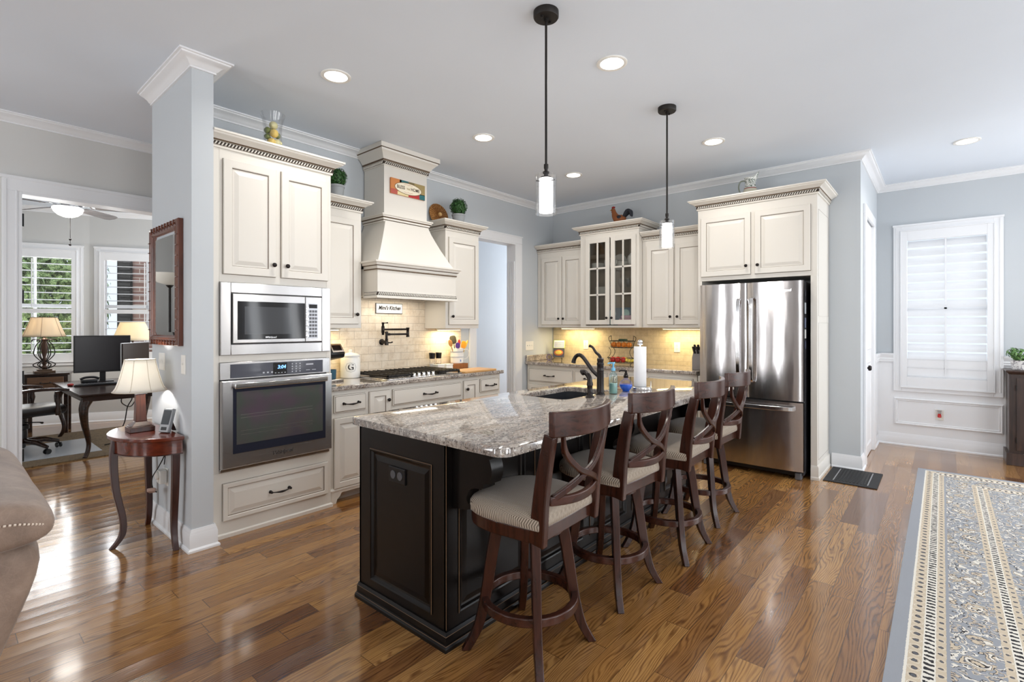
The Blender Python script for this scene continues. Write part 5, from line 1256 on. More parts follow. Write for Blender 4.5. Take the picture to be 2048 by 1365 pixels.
G().tube(smooth([(-.045,0,.205),(-.09,0,.205),(-.11,0,.16),(-.10,0,.10),(-.066,0,.06)], 5), .0075, 8).build('handle', M('sage_glaze', srgb(140,146,130), .3), parent=t, sm=60)
# ---------------------------------------------------------------- dishes behind the glass doors (cabinet X 5.30.., Y 3.42..2.63)
def plate(r, name, lab, grp, loc, m, h=.014):
    o = tag(G().lathe([(r*.55,0),(r*.6,.002),(r,h),(r,h+.002),(r*.58,.005),(0,.005)], n=24).build(name, m, sm=40), lab, 'plate', grp); o.location = loc; return o
PL = M('stoneware_white', srgb(226,224,220), .25)
def copies(o, locs):
    for l in locs: c = o.copy(); C.objects.link(c); c.location = l
o = plate(.10, 'dinner_plate', 'white plate in the stack on the middle shelf behind the left glass door', 'plates on the middle shelf', (5.43,3.17,1.749), PL); copies(o, [(5.43,3.17,1.749+.012*i) for i in range(1,8)])
o = plate(.09, 'salad_plate', 'white plate in the stack on the top shelf behind the left glass door', 'plates on the top shelf', (5.43,3.24,2.069), PL); copies(o, [(5.43,3.24,2.069+.012*i) for i in range(1,6)])
def bowl(loc, lab, grp): 
    o = tag(G().lathe([(.04,0),(.045,.004),(.075,.04),(.085,.065),(.082,.065),(.07,.04),(.04,.01),(0,.01)], n=24).build('bowl', PL, sm=40), lab, 'bowl', grp); o.location = loc; return o
o = bowl((5.44,3.065,2.069),'white bowl stacked on the top shelf next to the small jug','bowls on the top shelf'); copies(o, [(5.44,3.065,2.069+.02*i) for i in range(1,3)])
t = thing('small_jug', 'small white jug on the top shelf of the glass-door cabinet', 'jug', (5.345,2.995,2.069))
G().lathe([(.03,0),(.035,.04),(.026,.09),(.032,.12),(.029,.12),(.02,.09),(0,.02)], n=18).build('jug_body', PL, parent=t, sm=40)
G().tube(smooth([(0,-.03,.10),(0,-.055,.09),(0,-.05,.05),(0,-.033,.03)], 4), .005).build('handle', PL, parent=t, sm=40)
o = plate(.085, 'side_plate', 'white plate in the stack on the top shelf behind the right glass door', 'side plates on the top shelf', (5.43,2.90,2.069), PL); copies(o, [(5.43,2.90,2.069+.013*i) for i in range(1,5)])
o = bowl((5.44,2.752,2.069),'white bowl stacked on the top shelf behind the right glass door','bowls behind the right door'); copies(o, [(5.44,2.752,2.069+.022*i) for i in range(1,4)])
o = plate(.11, 'platter', 'large plate standing upright at the back of the top shelf', None, (5.66,2.86,2.18), PL); o.rotation_euler = (0,R(-80),0)
o = plate(.10, 'platter', 'large plate standing upright at the back of the top shelf behind the left door', None, (5.66,3.07,2.175), PL); o.rotation_euler = (0,R(-80),0)
t = thing('wine_glass', 'stemmed wine glass on the middle shelf behind the right glass door', 'wine glass', (5.40,2.73,1.749), 0, 'wine glasses on the middle shelf')
G().lathe([(.032,0),(.03,.003),(.004,.008),(.004,.08),(.02,.095),(.036,.13),(.03,.19),(.029,.19),(.034,.13),(.018,.098),(0,.09)], n=20).build('goblet', GLASS, parent=t, sm=50)
for p in ((5.40,2.82,1.749),(5.41,2.92,1.749),(5.52,2.78,1.749),(5.52,2.88,1.749)): dup(t, p)
t = thing('glass_vase_tall', 'tall clear glass vase at the back of the middle shelf', 'vase', (5.62,2.97,1.749)); G().lathe([(.04,0),(.045,.1),(.06,.24),(.057,.24),(.042,.1),(0,.01)], n=20).build('vase_body', GLASS, parent=t, sm=50)
t = thing('boxed_dish_set', 'blue box with round plate pictures on the bottom shelf of the glass-door cabinet', 'box', (5.40,3.10,1.381))
G().box(0,.12,-.33,0,0,.21).build('box', M('box_blue_grey', srgb(84,112,132), .5), parent=t, bev=.003)
g = G()
for (y,z,r) in ((-.07,.14,.05),(-.07,.045,.042),(-.25,.14,.05)): g.lathe([(r,0),(r,.002),(0,.002)], (0,y,z), 22, 'x')
g.xf(Matrix.Translation((-.002,0,0))).build('printed_plate', M('pale_teal_print', srgb(168,204,204), .5), parent=t)
rb = random.Random(9)
for i, lab in enumerate(('folded pink cloth at the bottom of the heap behind the right glass door','folded pink cloth in the middle of the heap','folded pink cloth on top of the heap')):
    o = tag(G().box(-.07,.07,-.12+.015*i,.12-.02*i,0,.038).build('folded_cloth', M('pink_cloth_%d' % i, srgb(204-14*i,164-10*i,176-6*i), .9), bev=.016, seg=3), lab, 'cloth'); o.location = (5.38,2.80,1.3805+.0385*i); o.rotation_euler = (0,0,R(4*i))
# ---------------------------------------------------------------- right-hand counter
def plateface(w, h, parent, m=WPLAST): return G().rings(-w/2, w/2, -h/2, h/2, -.006, [(0,.006),(0,.002),(.003,0)]).build('cover_plate', m, parent=parent)
def outlet(loc, rz, lab, w=.072, h=.116, kind='outlet', n=1):
    t = thing('wall_outlet' if kind == 'outlet' else 'light_switch', lab, 'outlet' if kind == 'outlet' else 'switch', loc, rz)
    plateface(w, h, t); g = G()
    if kind == 'outlet':
        for z in (-.02, .02): g.lathe([(.016,0),(.016,.002),(0,.002)], (0,-.006,z), 14, 'y')
        g.build('socket', M('outlet_face', srgb(226,222,212), .4), parent=t)
    else:
        for i in range(n):
            x = (i-(n-1)/2)*.046; g.box(x-.005,x+.005,-.014,-.006,-.003,.012)
        g.build('toggle', WPLAST, parent=t, bev=.001)
    return t
outlet((5.7315,3.613,1.12), RZ, 'white outlet on the tile left of the fruit basket')
outlet((5.7315,2.36,1.12), RZ, 'white outlet on the tile beside the refrigerator')
outlet((5.208,4.1645,1.108), 0, 'white triple light switch between doorway and corner cabinet', .165, .118, 'switch', 3)
t = thing('recipe_stand', 'metal easel holding a small calendar above a food picture', 'stand', (5.60, 3.96, .906), R(-75))
g = G()
for x in (-.06,.06): g.tube(smooth([(x,-.05,.0035),(x,-.045,.03),(x,.0,.04),(x,.02,.15),(x,.035,.235)], 4), .003, 6)
g.tube([(0,.035,.22),(0,.10,.0035)], .003, 6).tube([(-.06,-.045,.03),(.06,-.045,.03)], .003, 6).build('easel_wire', IRON, parent=t, sm=40)
cal = thing('desk_calendar', 'green edged calendar page on the easel', 'calendar', (5.60, 3.96, .906), R(-75))
Mx = Matrix.Translation((0,-.018,.04)) @ Matrix.Rotation(R(-9), 4, 'X')
G().box(-.085,.085,-.004,0,.125,.235).xf(Mx).build('backing_board', M('lime_edge', srgb(196,214,96), .6), parent=cal)
G().box(-.075,.075,-.006,-.0045,.13,.23).xf(Mx).build('calendar_page', PAPER, parent=cal)
g = G()
for r in range(4):
    for c in range(7): g.box(-.063+c*.0195,-.052+c*.0195,-.0066,-.006,.143+r*.018,.151+r*.018)
g.xf(Mx).build('date_print', GREYP, parent=cal)
G().box(-.08,.08,-.004,0,.0,.122).xf(Mx).build('picture_card', M('dark_card', srgb(86,84,92), .5), parent=cal)
G().lathe([(.06,0),(.066,.004),(.05,.006),(0,.006)], (0,-.005,.062), 24, 'y', sc=(1,.62)).xf(Mx).build('pictured_dish', M('dish_orange', srgb(206,118,70), .5), parent=cal)
G().lathe([(.047,0),(.04,.006),(0,.008)], (0,-.011,.064), 18, 'y', sc=(1,.55)).xf(Mx).build('pictured_food', M('food_yellow', srgb(232,206,92), .6), parent=cal)
o = thing('tape_ring', 'small purple ring leaning beside the calendar easel', 'ring', (5.50, 4.05, .906), R(-60))
G().tube([(.036*cos(a),0,.042+.036*sin(a)) for a in [2*pi*i/24 for i in range(24)]], .006, 8, closed=True).build('ring', M('purple_plastic', srgb(112,100,132), .4), parent=o, sm=60)
# two-tier wire basket with fruit
BX, BY = 5.45, 2.925
t = thing('two_tier_fruit_basket', 'black wire two-tier fruit basket on the right counter', 'basket', (BX, BY, .906))
def ell(a, b, z, n=28): return [(b*cos(2*pi*i/n), a*sin(2*pi*i/n), z) for i in range(n)]
for (a, b, zr, zb, nm) in ((.185,.11,.078,.025,'lower_basket'),(.165,.10,.285,.205,'upper_basket')):
    g = G().tube(ell(a,b,zr), .0035, 6, closed=True).tube(ell(a*.86,b*.86,zb), .003, 6, closed=True)
    for i in range(26):
        th = 2*pi*i/26; g.tube([(b*cos(th),a*sin(th),zr),(b*.9*cos(th),a*.9*sin(th),(zr+zb)/2),(b*.86*cos(th),a*.86*sin(th),zb)], .0016, 5)
    for i in range(-3,4): y = i*a*.25; xx = b*.86*math.sqrt(max(0,1-(y/(a*.86))**2)); g.tube([(-xx,y,zb),(xx,y,zb)], .0016, 5)
    g.build(nm, IRON, parent=t)
g = G()
for sy in (-1,1):
    for sx in (-.05,.05): g.tube(smooth([(sx,sy*.15,.205),(sx,sy*.125,.16),(sx,sy*.14,.11),(sx,sy*.175,.078)], 4), .003, 6)
    g.tube(smooth([(-.03,sy*.16,.285),(-.03,sy*.165,.325),(0,sy*.15,.345),(.03,sy*.165,.325),(.03,sy*.16,.285)], 4), .0035, 6)
    g.tube([(-.05,sy*.13,0),(-.05,sy*.15,.03)], .004, 6).tube([(.05,sy*.13,0),(.05,sy*.15,.03)], .004, 6)
g.build('stand_wire', IRON, parent=t)
PUM = painted('pumpkin_skin', srgb(222,128,38), .45, .1); APP = painted('red_apple_skin', srgb(190,44,36), .3, .12); BAN = painted('banana_skin', srgb(226,206,92), .4, .06)
def pumpkin(x, y, z, r, lab):
    t = thing('small_pumpkin', lab, 'pumpkin', (BX+x, BY+y, z), 0, 'pumpkins in the upper basket'); g = G(); vs = []; fs = []; nu, nv = 32, 9
    for i in range(nv+1):
        p = pi*i/nv
        for j in range(nu): a = 2*pi*j/nu; q = r*(1+.07*cos(8*a)*sin(p)); vs.append((q*sin(p)*cos(a)*1.05, q*sin(p)*sin(a)*1.05, r*.85+r*.85*cos(p)))
    for i in range(nv):
        for j in range(nu): fs.append((i*nu+j, (i+1)*nu+j, (i+1)*nu+(j+1) % nu, i*nu+(j+1) % nu))
    g.add(vs, fs).build('rind', PUM, parent=t, sm=60); G().tube([(0,0,r*1.6),(.004,.003,r*1.9)], .005, 6).build('stalk', BLOCKW, parent=t)
for i, y in enumerate((-.10,-.035,.035,.10)): pumpkin(-.02, y, .906+.209, .036, ['small pumpkin at the refrigerator end of the upper basket','small pumpkin second from the refrigerator end of the upper basket','small pumpkin second from the calendar end of the upper basket','small pumpkin at the calendar end of the upper basket'][i])
t = thing('avocado_pack', 'dark green packet on the pumpkins in the upper basket', 'packet', (BX+.02, BY+.0, 1.185)); G().box(-.03,.03,-.05,.05,0,.03).build('packet', M('dark_green_pack', srgb(52,78,60), .4), parent=t, bev=.01)
for i, (x,y) in enumerate(((-.03,.11),(-.035,.04),(.03,.075),(-.03,-.03))):
    o = thing('apple', ['red apple at the calendar end of the lower basket','red apple second from the calendar end of the lower basket','red apple behind the others in the lower basket','red apple in the middle of the lower basket'][i], 'apple', (BX+x,BY+y,.906+.028), 0, 'apples in the lower basket')
    G().lathe([(0,.004),(.015,0),(.028,.01),(.034,.032),(.03,.052),(.016,.062),(.004,.057),(0,.056)], n=20).build('flesh', APP, parent=o, sm=60); G().tube([(0,0,.056),(.004,0,.07)], .0018, 5).build('stalk', BLOCKW, parent=o)
for i in range(3):
    o = tag(G().tube(smooth([(-.07,0,.02),(-.03,0,.0),(.03,0,.0),(.075,0,.03)], 5), [.006,.012,.015,.016,.017,.017,.017,.017,.017,.017,.017,.016,.015,.012,.008,.006], 8).build('banana', BAN, sm=60), ['banana nearest the front of the lower basket','banana in the middle of the bunch in the lower basket','banana at the back of the bunch in the lower basket'][i], 'banana', 'bananas in the lower basket')
    o.location = (BX-.03+.03*i, BY-.105, .906+.052); o.rotation_euler = (0,0,R(80+6*i))
t = thing('knife_block', 'knife block with black handles beside the refrigerator', 'knife block', (5.36, 1.966, .906), RZ)
G().prism([(-.06,0),(.06,0),(.06,.16),(-.01,.21),(-.06,.13)], -.055, .055, 'x').build('block', M('grey_stone_block', srgb(132,126,124), .5), parent=t, bev=.004)
for i in range(3):
    for j in range(2):
        a = Vector((-.036+.036*i, -.03+.045*j, .175+.02*j)); d = Vector((-.04*(1-i)*.6, -.55, .8)).normalized()
        G().tube([tuple(a-d*.02), tuple(a+d*.085)], 1, flat=((1,0,0),.014,.022)).build('knife_handle', BLACK, parent=t, bev=.003)
# ---------------------------------------------------------------- on the grey pier
t = thing('wall_mirror', 'tall mirror with bamboo-carved mahogany frame on the grey pier', 'mirror', (1.0385, 4.22, 0), RZ)
g = G(); W, z0, z1, f = .62, 1.245, 2.045, .065
g.rings(0, W, z0, z1, -.03, [(0,.03),(0,.004),(.006,0),(.022,-.004),(.03,.004),(.04,.004),(.05,-.002),(.058,.004),(.066,.016)])
fr = g.build('frame', MAHOG, parent=t, sm=35)
g = G()
for i in range(9): x = .07+i*(W-.14)/8; g.box(x-.003,x+.003,-.037,-.028,z1-.034,z1-.004).box(x-.003,x+.003,-.037,-.028,z0+.004,z0+.034)
for i in range(10): z = z0+.1+i*(z1-z0-.2)/9; g.box(.002,.032,-.037,-.028,z-.003,z+.003).box(W-.032,W-.002,-.037,-.028,z-.003,z+.003)
g.build('bamboo_knuckle', MAHOG, parent=fr, bev=.001)
G().rings(.064, W-.064, z0+.064, z1-.064, -.014, [(0,.008),(0,0),(.022,-.003)]).build('mirror_glass', MIRROR, parent=t)
outlet((1.0395,3.588,1.13), RZ, 'white dimmer switch on the corner of the grey pier', .075, .12, 'switch', 1)
outlet((1.0395,4.03,1.13), RZ, 'white switch plate behind the table lamp on the grey pier', .115, .116, 'switch', 2)
t = outlet((1.0395,3.93,.365), RZ, 'white outlet with plug-in timer under the half-round table')
g = G().box(-.04,.04,-.05,-.01,-.035,.05).lathe([(.026,0),(.026,.014),(0,.014)], (0,-.05,.018), 18, 'y').build('plug_in_timer', WPLAST, parent=t, bev=.004)
# half-round table
t = thing('half_round_table', 'half-round cherry side table against the grey pier', 'side table', (1.018, 3.86, 0))
def halfell(a, b, n=24): return [(-a*sin(pi*i/n), b*cos(pi*i/n)) for i in range(n+1)]
G().prism(halfell(.305,.36), .678, .70, 'z').build('tabletop', CHERRY, parent=t, bev=.005, seg=3)
G().prism(halfell(.275,.325), .592, .6775, 'z').build('apron', CHERRY, parent=t, bev=.002)
G().prism(halfell(.28,.33), .588, .5935, 'z').build('apron_bead', CHERRYD, parent=t)
for k, (x, y, dx, dy) in enumerate(((-.265,0,-1,0),(-.03,-.285,0,-1),(-.03,.285,0,1))):
    p = smooth([(x,y,.69-.015),(x+dx*.012,y+dy*.012,.56),(x+dx*.0,y+dy*.0,.36),(x-dx*.035,y-dy*.02,.17),(x-dx*.03,y-dy*.01,.07),(x+dx*.02,y+dy*.02,.0)], 4)
    n = len(p); vs = []; fs = []
    for i, q in enumerate(p):
        h = .021-.007*i/n
        for (ea, eb) in ((-1,-1),(1,-1),(1,1),(-1,1)): vs.append((q[0]+ea*h, q[1]+eb*h, max(q[2],0)))
    for i in range(n-1):
        for j in range(4): fs.append((i*4+j,i*4+(j+1)%4,i*4+4+(j+1)%4,i*4+4+j))
    fs += [(3,2,1,0), tuple(range(n*4-4,n*4))]
    l = G().add(vs, fs).build('leg', CHERRYD, parent=t, bev=.003)
    if k == 1: r_ = G().lathe([(.012,0),(.014,.002),(.009,.003),(.009,.002),(0,.004)], (x-.001,y-.022,.633), 16, 'y', sc=(1,.8)).build('inlay_rosette', M('brass_rosette', srgb(196,170,130), .35, .5), parent=l)
# table lamp
def table_lamp(name, lab, loc, rz, prof_base, bm, shade_b, shade_t, sz0, sz1, sm_, power, n=4, flare=.0, panels=6, sq=True):
    t = thing(name, lab, 'lamp', loc, rz)
    return t
t = thing('table_lamp', 'lit table lamp with white bell shade on the half-round table', 'lamp', (.885, 3.90, .7005))
g = G()
for (w, a, b) in ((.066,0,.03),(.06,.03,.036)): g.box(-w,w,-w,w,a,b)
def frust(g, w0, w1, a, b): return g.add([(-w0,-w0,a),(w0,-w0,a),(w0,w0,a),(-w0,w0,a),(-w1,-w1,b),(w1,-w1,b),(w1,w1,b),(-w1,w1,b)], [(0,3,2,1),(4,5,6,7),(0,1,5,4),(1,2,6,5),(2,3,7,6),(3,0,4,7)])
frust(g, .056, .03, .036, .062)
g.build('base', CHERRYD, parent=t, bev=.003)
frust(G(), .029, .024, .062, .235).build('column', wood('lamp_column_wood', srgb(74,36,20), srgb(104,54,33), .25), parent=t, bev=.003)
G().box(-.031,.031,-.031,.031,.2355,.247).lathe([(.008,.247),(.008,.30),(.015,.302),(.015,.33),(0,.33)], n=14).build('neck', CHROME, parent=t, bev=.001)
def bellshade(t, b, tp, z0, z1, m, n=32, flare=.35, rim=None, ribs=6):
    prof = []
    for i in range(9):
        u = i/8; r = b+(tp-b)*(u**(1-flare)); prof.append((r, z0+(z1-z0)*u))
    vs = []; fs = []; k = len(prof)
    for (r, z) in prof:
        for j in range(n): vs.append((r*cos(2*pi*j/n), r*sin(2*pi*j/n), z))
    for i in range(k-1):
        for j in range(n): fs.append((i*n+j, i*n+(j+1) % n, (i+1)*n+(j+1) % n, (i+1)*n+j))
    s = G().add(vs, fs).build('lamp_shade', m, parent=t, sm=60)
    so = s.modifiers.new('thickness', 'SOLIDIFY'); so.thickness = .002
    g = G()
    g.tube([(b*cos(2*pi*j/n), b*sin(2*pi*j/n), z0) for j in range(n)], .003, 6, closed=True).tube([(tp*cos(2*pi*j/n), tp*sin(2*pi*j/n), z1) for j in range(n)], .003, 6, closed=True)
    for q in range(ribs):
        a = 2*pi*(q+.25)/ribs; g.tube([((r+.0012)*cos(a), (r+.0012)*sin(a), z) for (r, z) in prof], .0016, 5)
    g.build('shade_piping', rim or M('shade_piping', srgb(206,196,180), .8), parent=s)
    return s
bellshade(t, .143, .082, .255, .455, SHADEW, ribs=8)
def bulb(t, z, e, col=(1,.88,.7), r=.035):
    l = bpy.data.lights.new('lamp_bulb', 'POINT'); l.energy = e; l.shadow_soft_size = r; l.color = col
    o = bpy.data.objects.new('lamp_bulb', l); C.objects.link(o); o.parent = t; o.location = (0,0,z)
bulb(t, .37, 7, (1,.95,.88))
t = thing('digital_clock', 'small grey desk clock leaning on its stand beside the table lamp', 'clock', (.965, 3.70, .7005), R(-62))
Mx = Matrix.Rotation(R(-16), 4, 'X')
G().box(-.036,.036,-.012,.012,.002,.15).xf(Mx).build('clock_body', M('silver_grey_plastic', srgb(150,152,154), .35, .3), parent=t, bev=.004)
G().box(-.028,.028,-.014,-.0122,.05,.14).xf(Mx).build('clock_screen', M('lcd_grey', srgb(66,70,74), .15), parent=t)
G().box(-.02,.02,-.0135,-.0122,.015,.035).xf(Mx).build('clock_keys', BLACK, parent=t)
G().tube([(0,.035,.085),(0,.07,.003)], 1, flat=((1,0,0),.004,.03)).build('prop_stand', BLACK, parent=t)
t = tag(G().tube(smooth([(1.0,3.78,.58),(.985,3.80,.52),(.97,3.84,.46),(.95,3.90,.38),(.965,3.95,.30),(.985,3.94,.27)], 5), .0035, 6).tube(smooth([(.995,3.79,.56),(.985,3.77,.51),(.99,3.80,.48),(.998,3.81,.53)], 5), .003, 6).build('lamp_cord', BLACK, sm=60), 'dark lamp cord hanging under the half-round table', 'cord')
t = tag(G().box(-.055,.055,-.022,.022,-.012,.012).build('cord_switch', M('pinkish_tag', srgb(196,164,150), .5), bev=.006), 'pale inline cord switch hanging under the table', 'switch'); t.location = (.962,3.955,.285); t.rotation_euler = (0,R(20),R(70))
# ---------------------------------------------------------------- sofa at the left edge (back turned to the kitchen)
t = thing('recliner_sofa', 'taupe suede recliner sofa with pale stitching at the left edge', 'sofa', (0,0,0))
def loft(secs):
    g = G(); n = len(secs[0]); vs = [p for s_ in secs for p in s_]
    fs = [(i*n+j,i*n+(j+1)%n,i*n+n+(j+1)%n,i*n+n+j) for i in range(len(secs)-1) for j in range(n)] + [tuple(range(n)), tuple(range((len(secs)-1)*n,len(secs)*n))]
    return g.add(vs, fs)
def soft(o, lv=2):
    m = o.modifiers.new('subdivision', 'SUBSURF'); m.levels = lv; m.render_levels = lv; o.data.shade_smooth(); return o
# lower back shell: leaning section in x-z, lofted along y
def sec(y, k=0, tops=.70): return [(-.30,y,.02),(-.02,y,.02),(.075,y,.33),(.185+k,y,.57),(.245+k,y,tops+.055),(.12+k,y,tops+.07),(.0,y,tops+.0),(-.12,y,.48)]
soft(loft([sec(1.93,-.03),sec(1.96,-.005),sec(2.05),sec(2.9),sec(3.0,-.005),sec(3.03,-.03)]).build('back_shell', SUEDE, parent=t))
# top pad overhanging the shell, with a seam
def pad(y, k=0, r=1.0, zt=.83): 
    c = (.12, .745); P = [(.235,.70),(.252,.75),(.225,.80),(.15,zt),(.05,zt+.005),(-.05,.80),(-.06,.72),(.08,.685)]
    return [(c[0]+(p[0]-c[0])*r+k, y, c[1]+(p[1]-c[1])*r+.06) for p in P]
pd = soft(loft([pad(1.90,0,.6),pad(1.915,0,.92),pad(1.97),pad(2.3),pad(2.40,-.0,.97),pad(2.46,0,.99),pad(2.95),pad(3.03,0,.92),pad(3.06,0,.6)]).build('top_cushion', SUEDE, parent=t))
g = G()
sp_ = smooth([(-.02,1.905,.815),(.06,1.893,.838),(.14,1.893,.836),(.200,1.905,.819),(.236,1.935,.800)], 14)
for i in range(0, len(sp_)-1, 2):
    a, b = Vector(sp_[i]), Vector(sp_[i+1]); g.tube([tuple(a), tuple(b)], .0032, 6)
g.build('pale_stitching', M('pale_thread', srgb(222,206,190), .8), parent=pd)
soft(loft([[(-.95,y,.10),(-.10,y,.10),(-.05,y,.42),(-.9,y,.44)] for y in (1.98,2.02,2.5,2.97,3.0)]).build('seat', SUEDE, parent=t), 2)
soft(loft([[(-.98,y,.03),(-.12,y,.03),(-.10,y,.60),(-.2,y,.63),(-.9,y,.62),(-.98,y,.56)] for y in (1.76,1.79,1.94,1.97)]).build('armrest', SUEDE, parent=t), 2)
soft(loft([[(.05,y,.82),(.17,y,.81),(.185,y,.92),(.13,y,.965),(.05,y,.95)] for y in (2.62,2.66,2.95,3.0)]).build('headrest', SUEDE, parent=t), 2)
# ---------------------------------------------------------------- rug, mat, dining end
o = tag(G().box(0,6.7,0,2.7,0,.01).build('area_rug', RUG), 'large grey and beige persian rug with black striped border', 'rug'); o.location = (6.18,.173,.0005); o.rotation_euler = (0,0,pi)
t = thing('floor_mat', 'small black rubber mat on the floor beside the refrigerator cabinet', 'mat', (5.165,.80,0), 0)
G().box(0,.555,-.39,0,.0005,.008).build('mat_pad', M('black_rubber', srgb(36,36,38), .7), parent=t, bev=.002)
ML = M('mat_line', srgb(150,150,152), .6)
for y in (-.07,-.32): G().box(.05,.505,y-.004,y+.004,.008,.0095).build('grey_line', ML, parent=t)
g = G()
for i in range(22):
    for j in range(9): g.box(.06+i*.0205,.072+i*.0205,-.305+j*.026,-.292+j*.026,.008,.011)
g.build('tread', BLACK, parent=t)
t = thing('sideboard_console', 'dark wood console cabinet by the dining window, cut off by the right edge', 'sideboard', (6.93,-.485,0), RZ)
Wc = 1.5
G().box(.02,Wc-.02,.02,.355,.10,.895).build('carcass', CONSOLE, parent=t, bev=.003)
G().sweep([(.0,.36),(0,0),(Wc,0),(Wc,.36)], [(-.34,.934),(.0,.934),(.006,.928),(.004,.918),(-.012,.905),(-.016,.895),(-.34,.895)]).box(.02,Wc-.02,.02,.355,.9,.933).build('top', CONSOLE, parent=t, sm=30)
G().prism([(0,0),(.12,0),(.13,.05),(.18,.085),(Wc-.18,.085),(Wc-.13,.05),(Wc-.12,0),(Wc,0),(Wc,.12),(0,.12)], -.0, .03, 'y').box(0,.03,.03,.35,0,.12).box(Wc-.03,Wc,.03,.35,0,.12).build('plinth', CONSOLE, parent=t, bev=.003)
for k in range(3):
    x = .07+k*.46; d = G().rings(x,x+.43,.15,.86,.0,[(0,.02),(0,.002),(.003,0),(.06,0),(.066,.006),(.1,.002)]).build('door', CONSOLE, parent=t)
    for z in (.25,.76): G().tube([(x-.003,-.004,z-.025),(x-.003,-.004,z+.025)], .005, 8).build('hinge', IRON, parent=d)
    G().lathe([(.006,0),(.012,.014),(.012,.022),(0,.025)], (x+.39,0,.55), 12, 'y').build('knob', BRONZE, parent=d, sm=40)
t = thing('potted_plant', 'small leafy plant in a white flower-printed pot on the dark console', 'plant', (7.04,-.585,.9345))
def potm():
    m, nt, b = base('printed_white_pot'); o = obco(nt); n = noise(nt, o, 40, 3, .6, 1)
    wset(nt, b, ramp(nt, n, [(.5, srgb(236,234,232)), (.58, srgb(150,146,150))])); b.inputs['Roughness'].default_value = .3; return m
G().lathe([(.05,0),(.055,.004),(.068,.085),(.072,.095),(.064,.095),(.06,.07),(0,.07)], n=24).build('pot', potm(), parent=t, sm=40)
rb = random.Random(4); g = leafball((0,0,.15), (.085,.085,.06), 170, .022, rb); g2 = leafball((-.05,.05,.17), (.05,.05,.05), 50, .02, rb); g.add(g2.v, g2.f)
g.build('foliage', IVY, parent=t, norm=False)
g = G()
for i in range(9): a = i*.7; g.tube(smooth([(.02*cos(a),.02*sin(a),.07),(.04*cos(a),.04*sin(a),.13),(.07*cos(a),.07*sin(a),.17)], 3), .0015, 5)
g.build('stems', M('plant_stem', srgb(84,110,60), .6), parent=t)
t = outlet((7.2975,.019,.385), RZ, 'white outlet with a red plug-in air freshener below the dining window', .074, .12)
G().lathe([(.012,-.02),(.016,-.03),(.017,-.052),(.01,-.055),(.0,-.055)], (0,-.035,.03), 14).box(-.012,.012,-.05,-.008,-.015,.018).build('red_refill', M('red_clear_plastic', srgb(196,24,28), .2, coat=.3), parent=t, sm=40)
G().lathe([(.0,.012),(.014,.012),(.014,.03),(.022,.055),(.018,.055),(0,.05)], (0,-.035,.0), 16).build('freshener_body', M('warm_grey_plastic', srgb(176,172,170), .4), parent=t, sm=40)
# ---------------------------------------------------------------- study beyond the doorway
t = tag(G().box(.45,2.3,6.68,8.45,.0005,.011).build('study_rug', OLDRUG), 'brown patterned rug on the study floor under the desk', 'rug')
t = tag(G().box(.2,1.24,6.96,7.86,.0115,.015).build('chair_mat', M('clear_chair_mat', srgb(190,194,200), .25), bev=.001), 'pale plastic chair mat on the study rug', 'mat')
t = thing('writing_desk', 'dark wood writing desk with cabriole legs in the study', 'desk', (1.0, 6.63, 0))
G().box(0,1.0,0,1.80,.648,.67).build('desktop', ESPRESSO, parent=t, bev=.006)
G().box(.03,.97,.03,1.77,.59,.6475).build('apron', ESPRESSO, parent=t, bev=.004); G().box(.015,.985,.015,1.785,.632,.6478).build('edge_moulding', ESPRESSO, parent=t, bev=.006)
for (x, y) in ((.07,.08),(.93,.08),(.07,1.57),(.93,1.57)):
    sx = -1 if x < .5 else 1; sy = -1 if y < .8 else 1
    p = smooth([(x,y,.60),(x+sx*.03,y+sy*.03,.52),(x+sx*.02,y+sy*.02,.36),(x-sx*.015,y-sy*.015,.18),(x-sx*.01,y-sy*.01,.08),(x+sx*.02,y+sy*.02,.012)], 4)
    G().tube(p, [.05-.03*min(1,i/13) for i in range(len(p))], 10).build('leg', ESPRESSO, parent=t, sm=60)
t = thing('computer_monitor', 'wide black monitor on the study desk', 'monitor', (1.44, 8.06, .671), R(-8))
G().box(-.28,.28,-.02,.02,.12,.58).build('screen_housing', BLACK, parent=t, bev=.004); G().box(-.265,.265,-.022,-.0205,.14,.565).build('screen', M('dark_screen', srgb(34,32,34), .25), parent=t)
G().box(-.03,.03,.0,.03,.01,.20).box(-.11,.11,-.06,.09,0,.01).build('stand', BLACK, parent=t, bev=.003)
t = thing('second_monitor', 'slim silver-edged screen turned sideways on the study desk', 'monitor', (1.60, 7.25, .671), R(46))
G().box(-.24,.24,-.012,.0,.03,.50).build('screen_housing', M('bronze_black_gloss', srgb(40,31,25), .3, spec=.12), parent=t, bev=.004)
G().box(-.245,.245,.0005,.012,.025,.505).build('silver_shell', M('silver_shell', srgb(196,196,198), .3, .5), parent=t, bev=.004)
G().box(-.12,.12,-.05,.10,0,.012).box(-.03,.03,.013,.03,.0,.2).build('stand', CHROME, parent=t, bev=.003)
t = thing('keyboard', 'black keyboard in front of the monitor on the study desk', 'keyboard', (1.32, 7.62, .671), R(-6))
G().box(-.22,.22,-.07,.07,0,.016).build('keyboard_tray', BLACK, parent=t, bev=.004)
g = G()
for r in range(5):
    for c in range(15): g.box(-.21+c*.028,-.188+c*.028,-.06+r*.024,-.041+r*.024,.016,.021)
g.build('keys', GREYP, parent=t)
t = thing('desk_phone', 'dark headset cradle on the desk behind the keyboard', 'phone', (1.28, 7.86, .671)); G().box(-.08,.08,-.05,.05,0,.05).build('cradle', BLACK, parent=t, bev=.015); G().tube(smooth([(-.09,0,.055),(-.04,0,.075),(.04,0,.075),(.09,0,.055)],4), .014, 8).build('handset', BLACK, parent=t, sm=60)
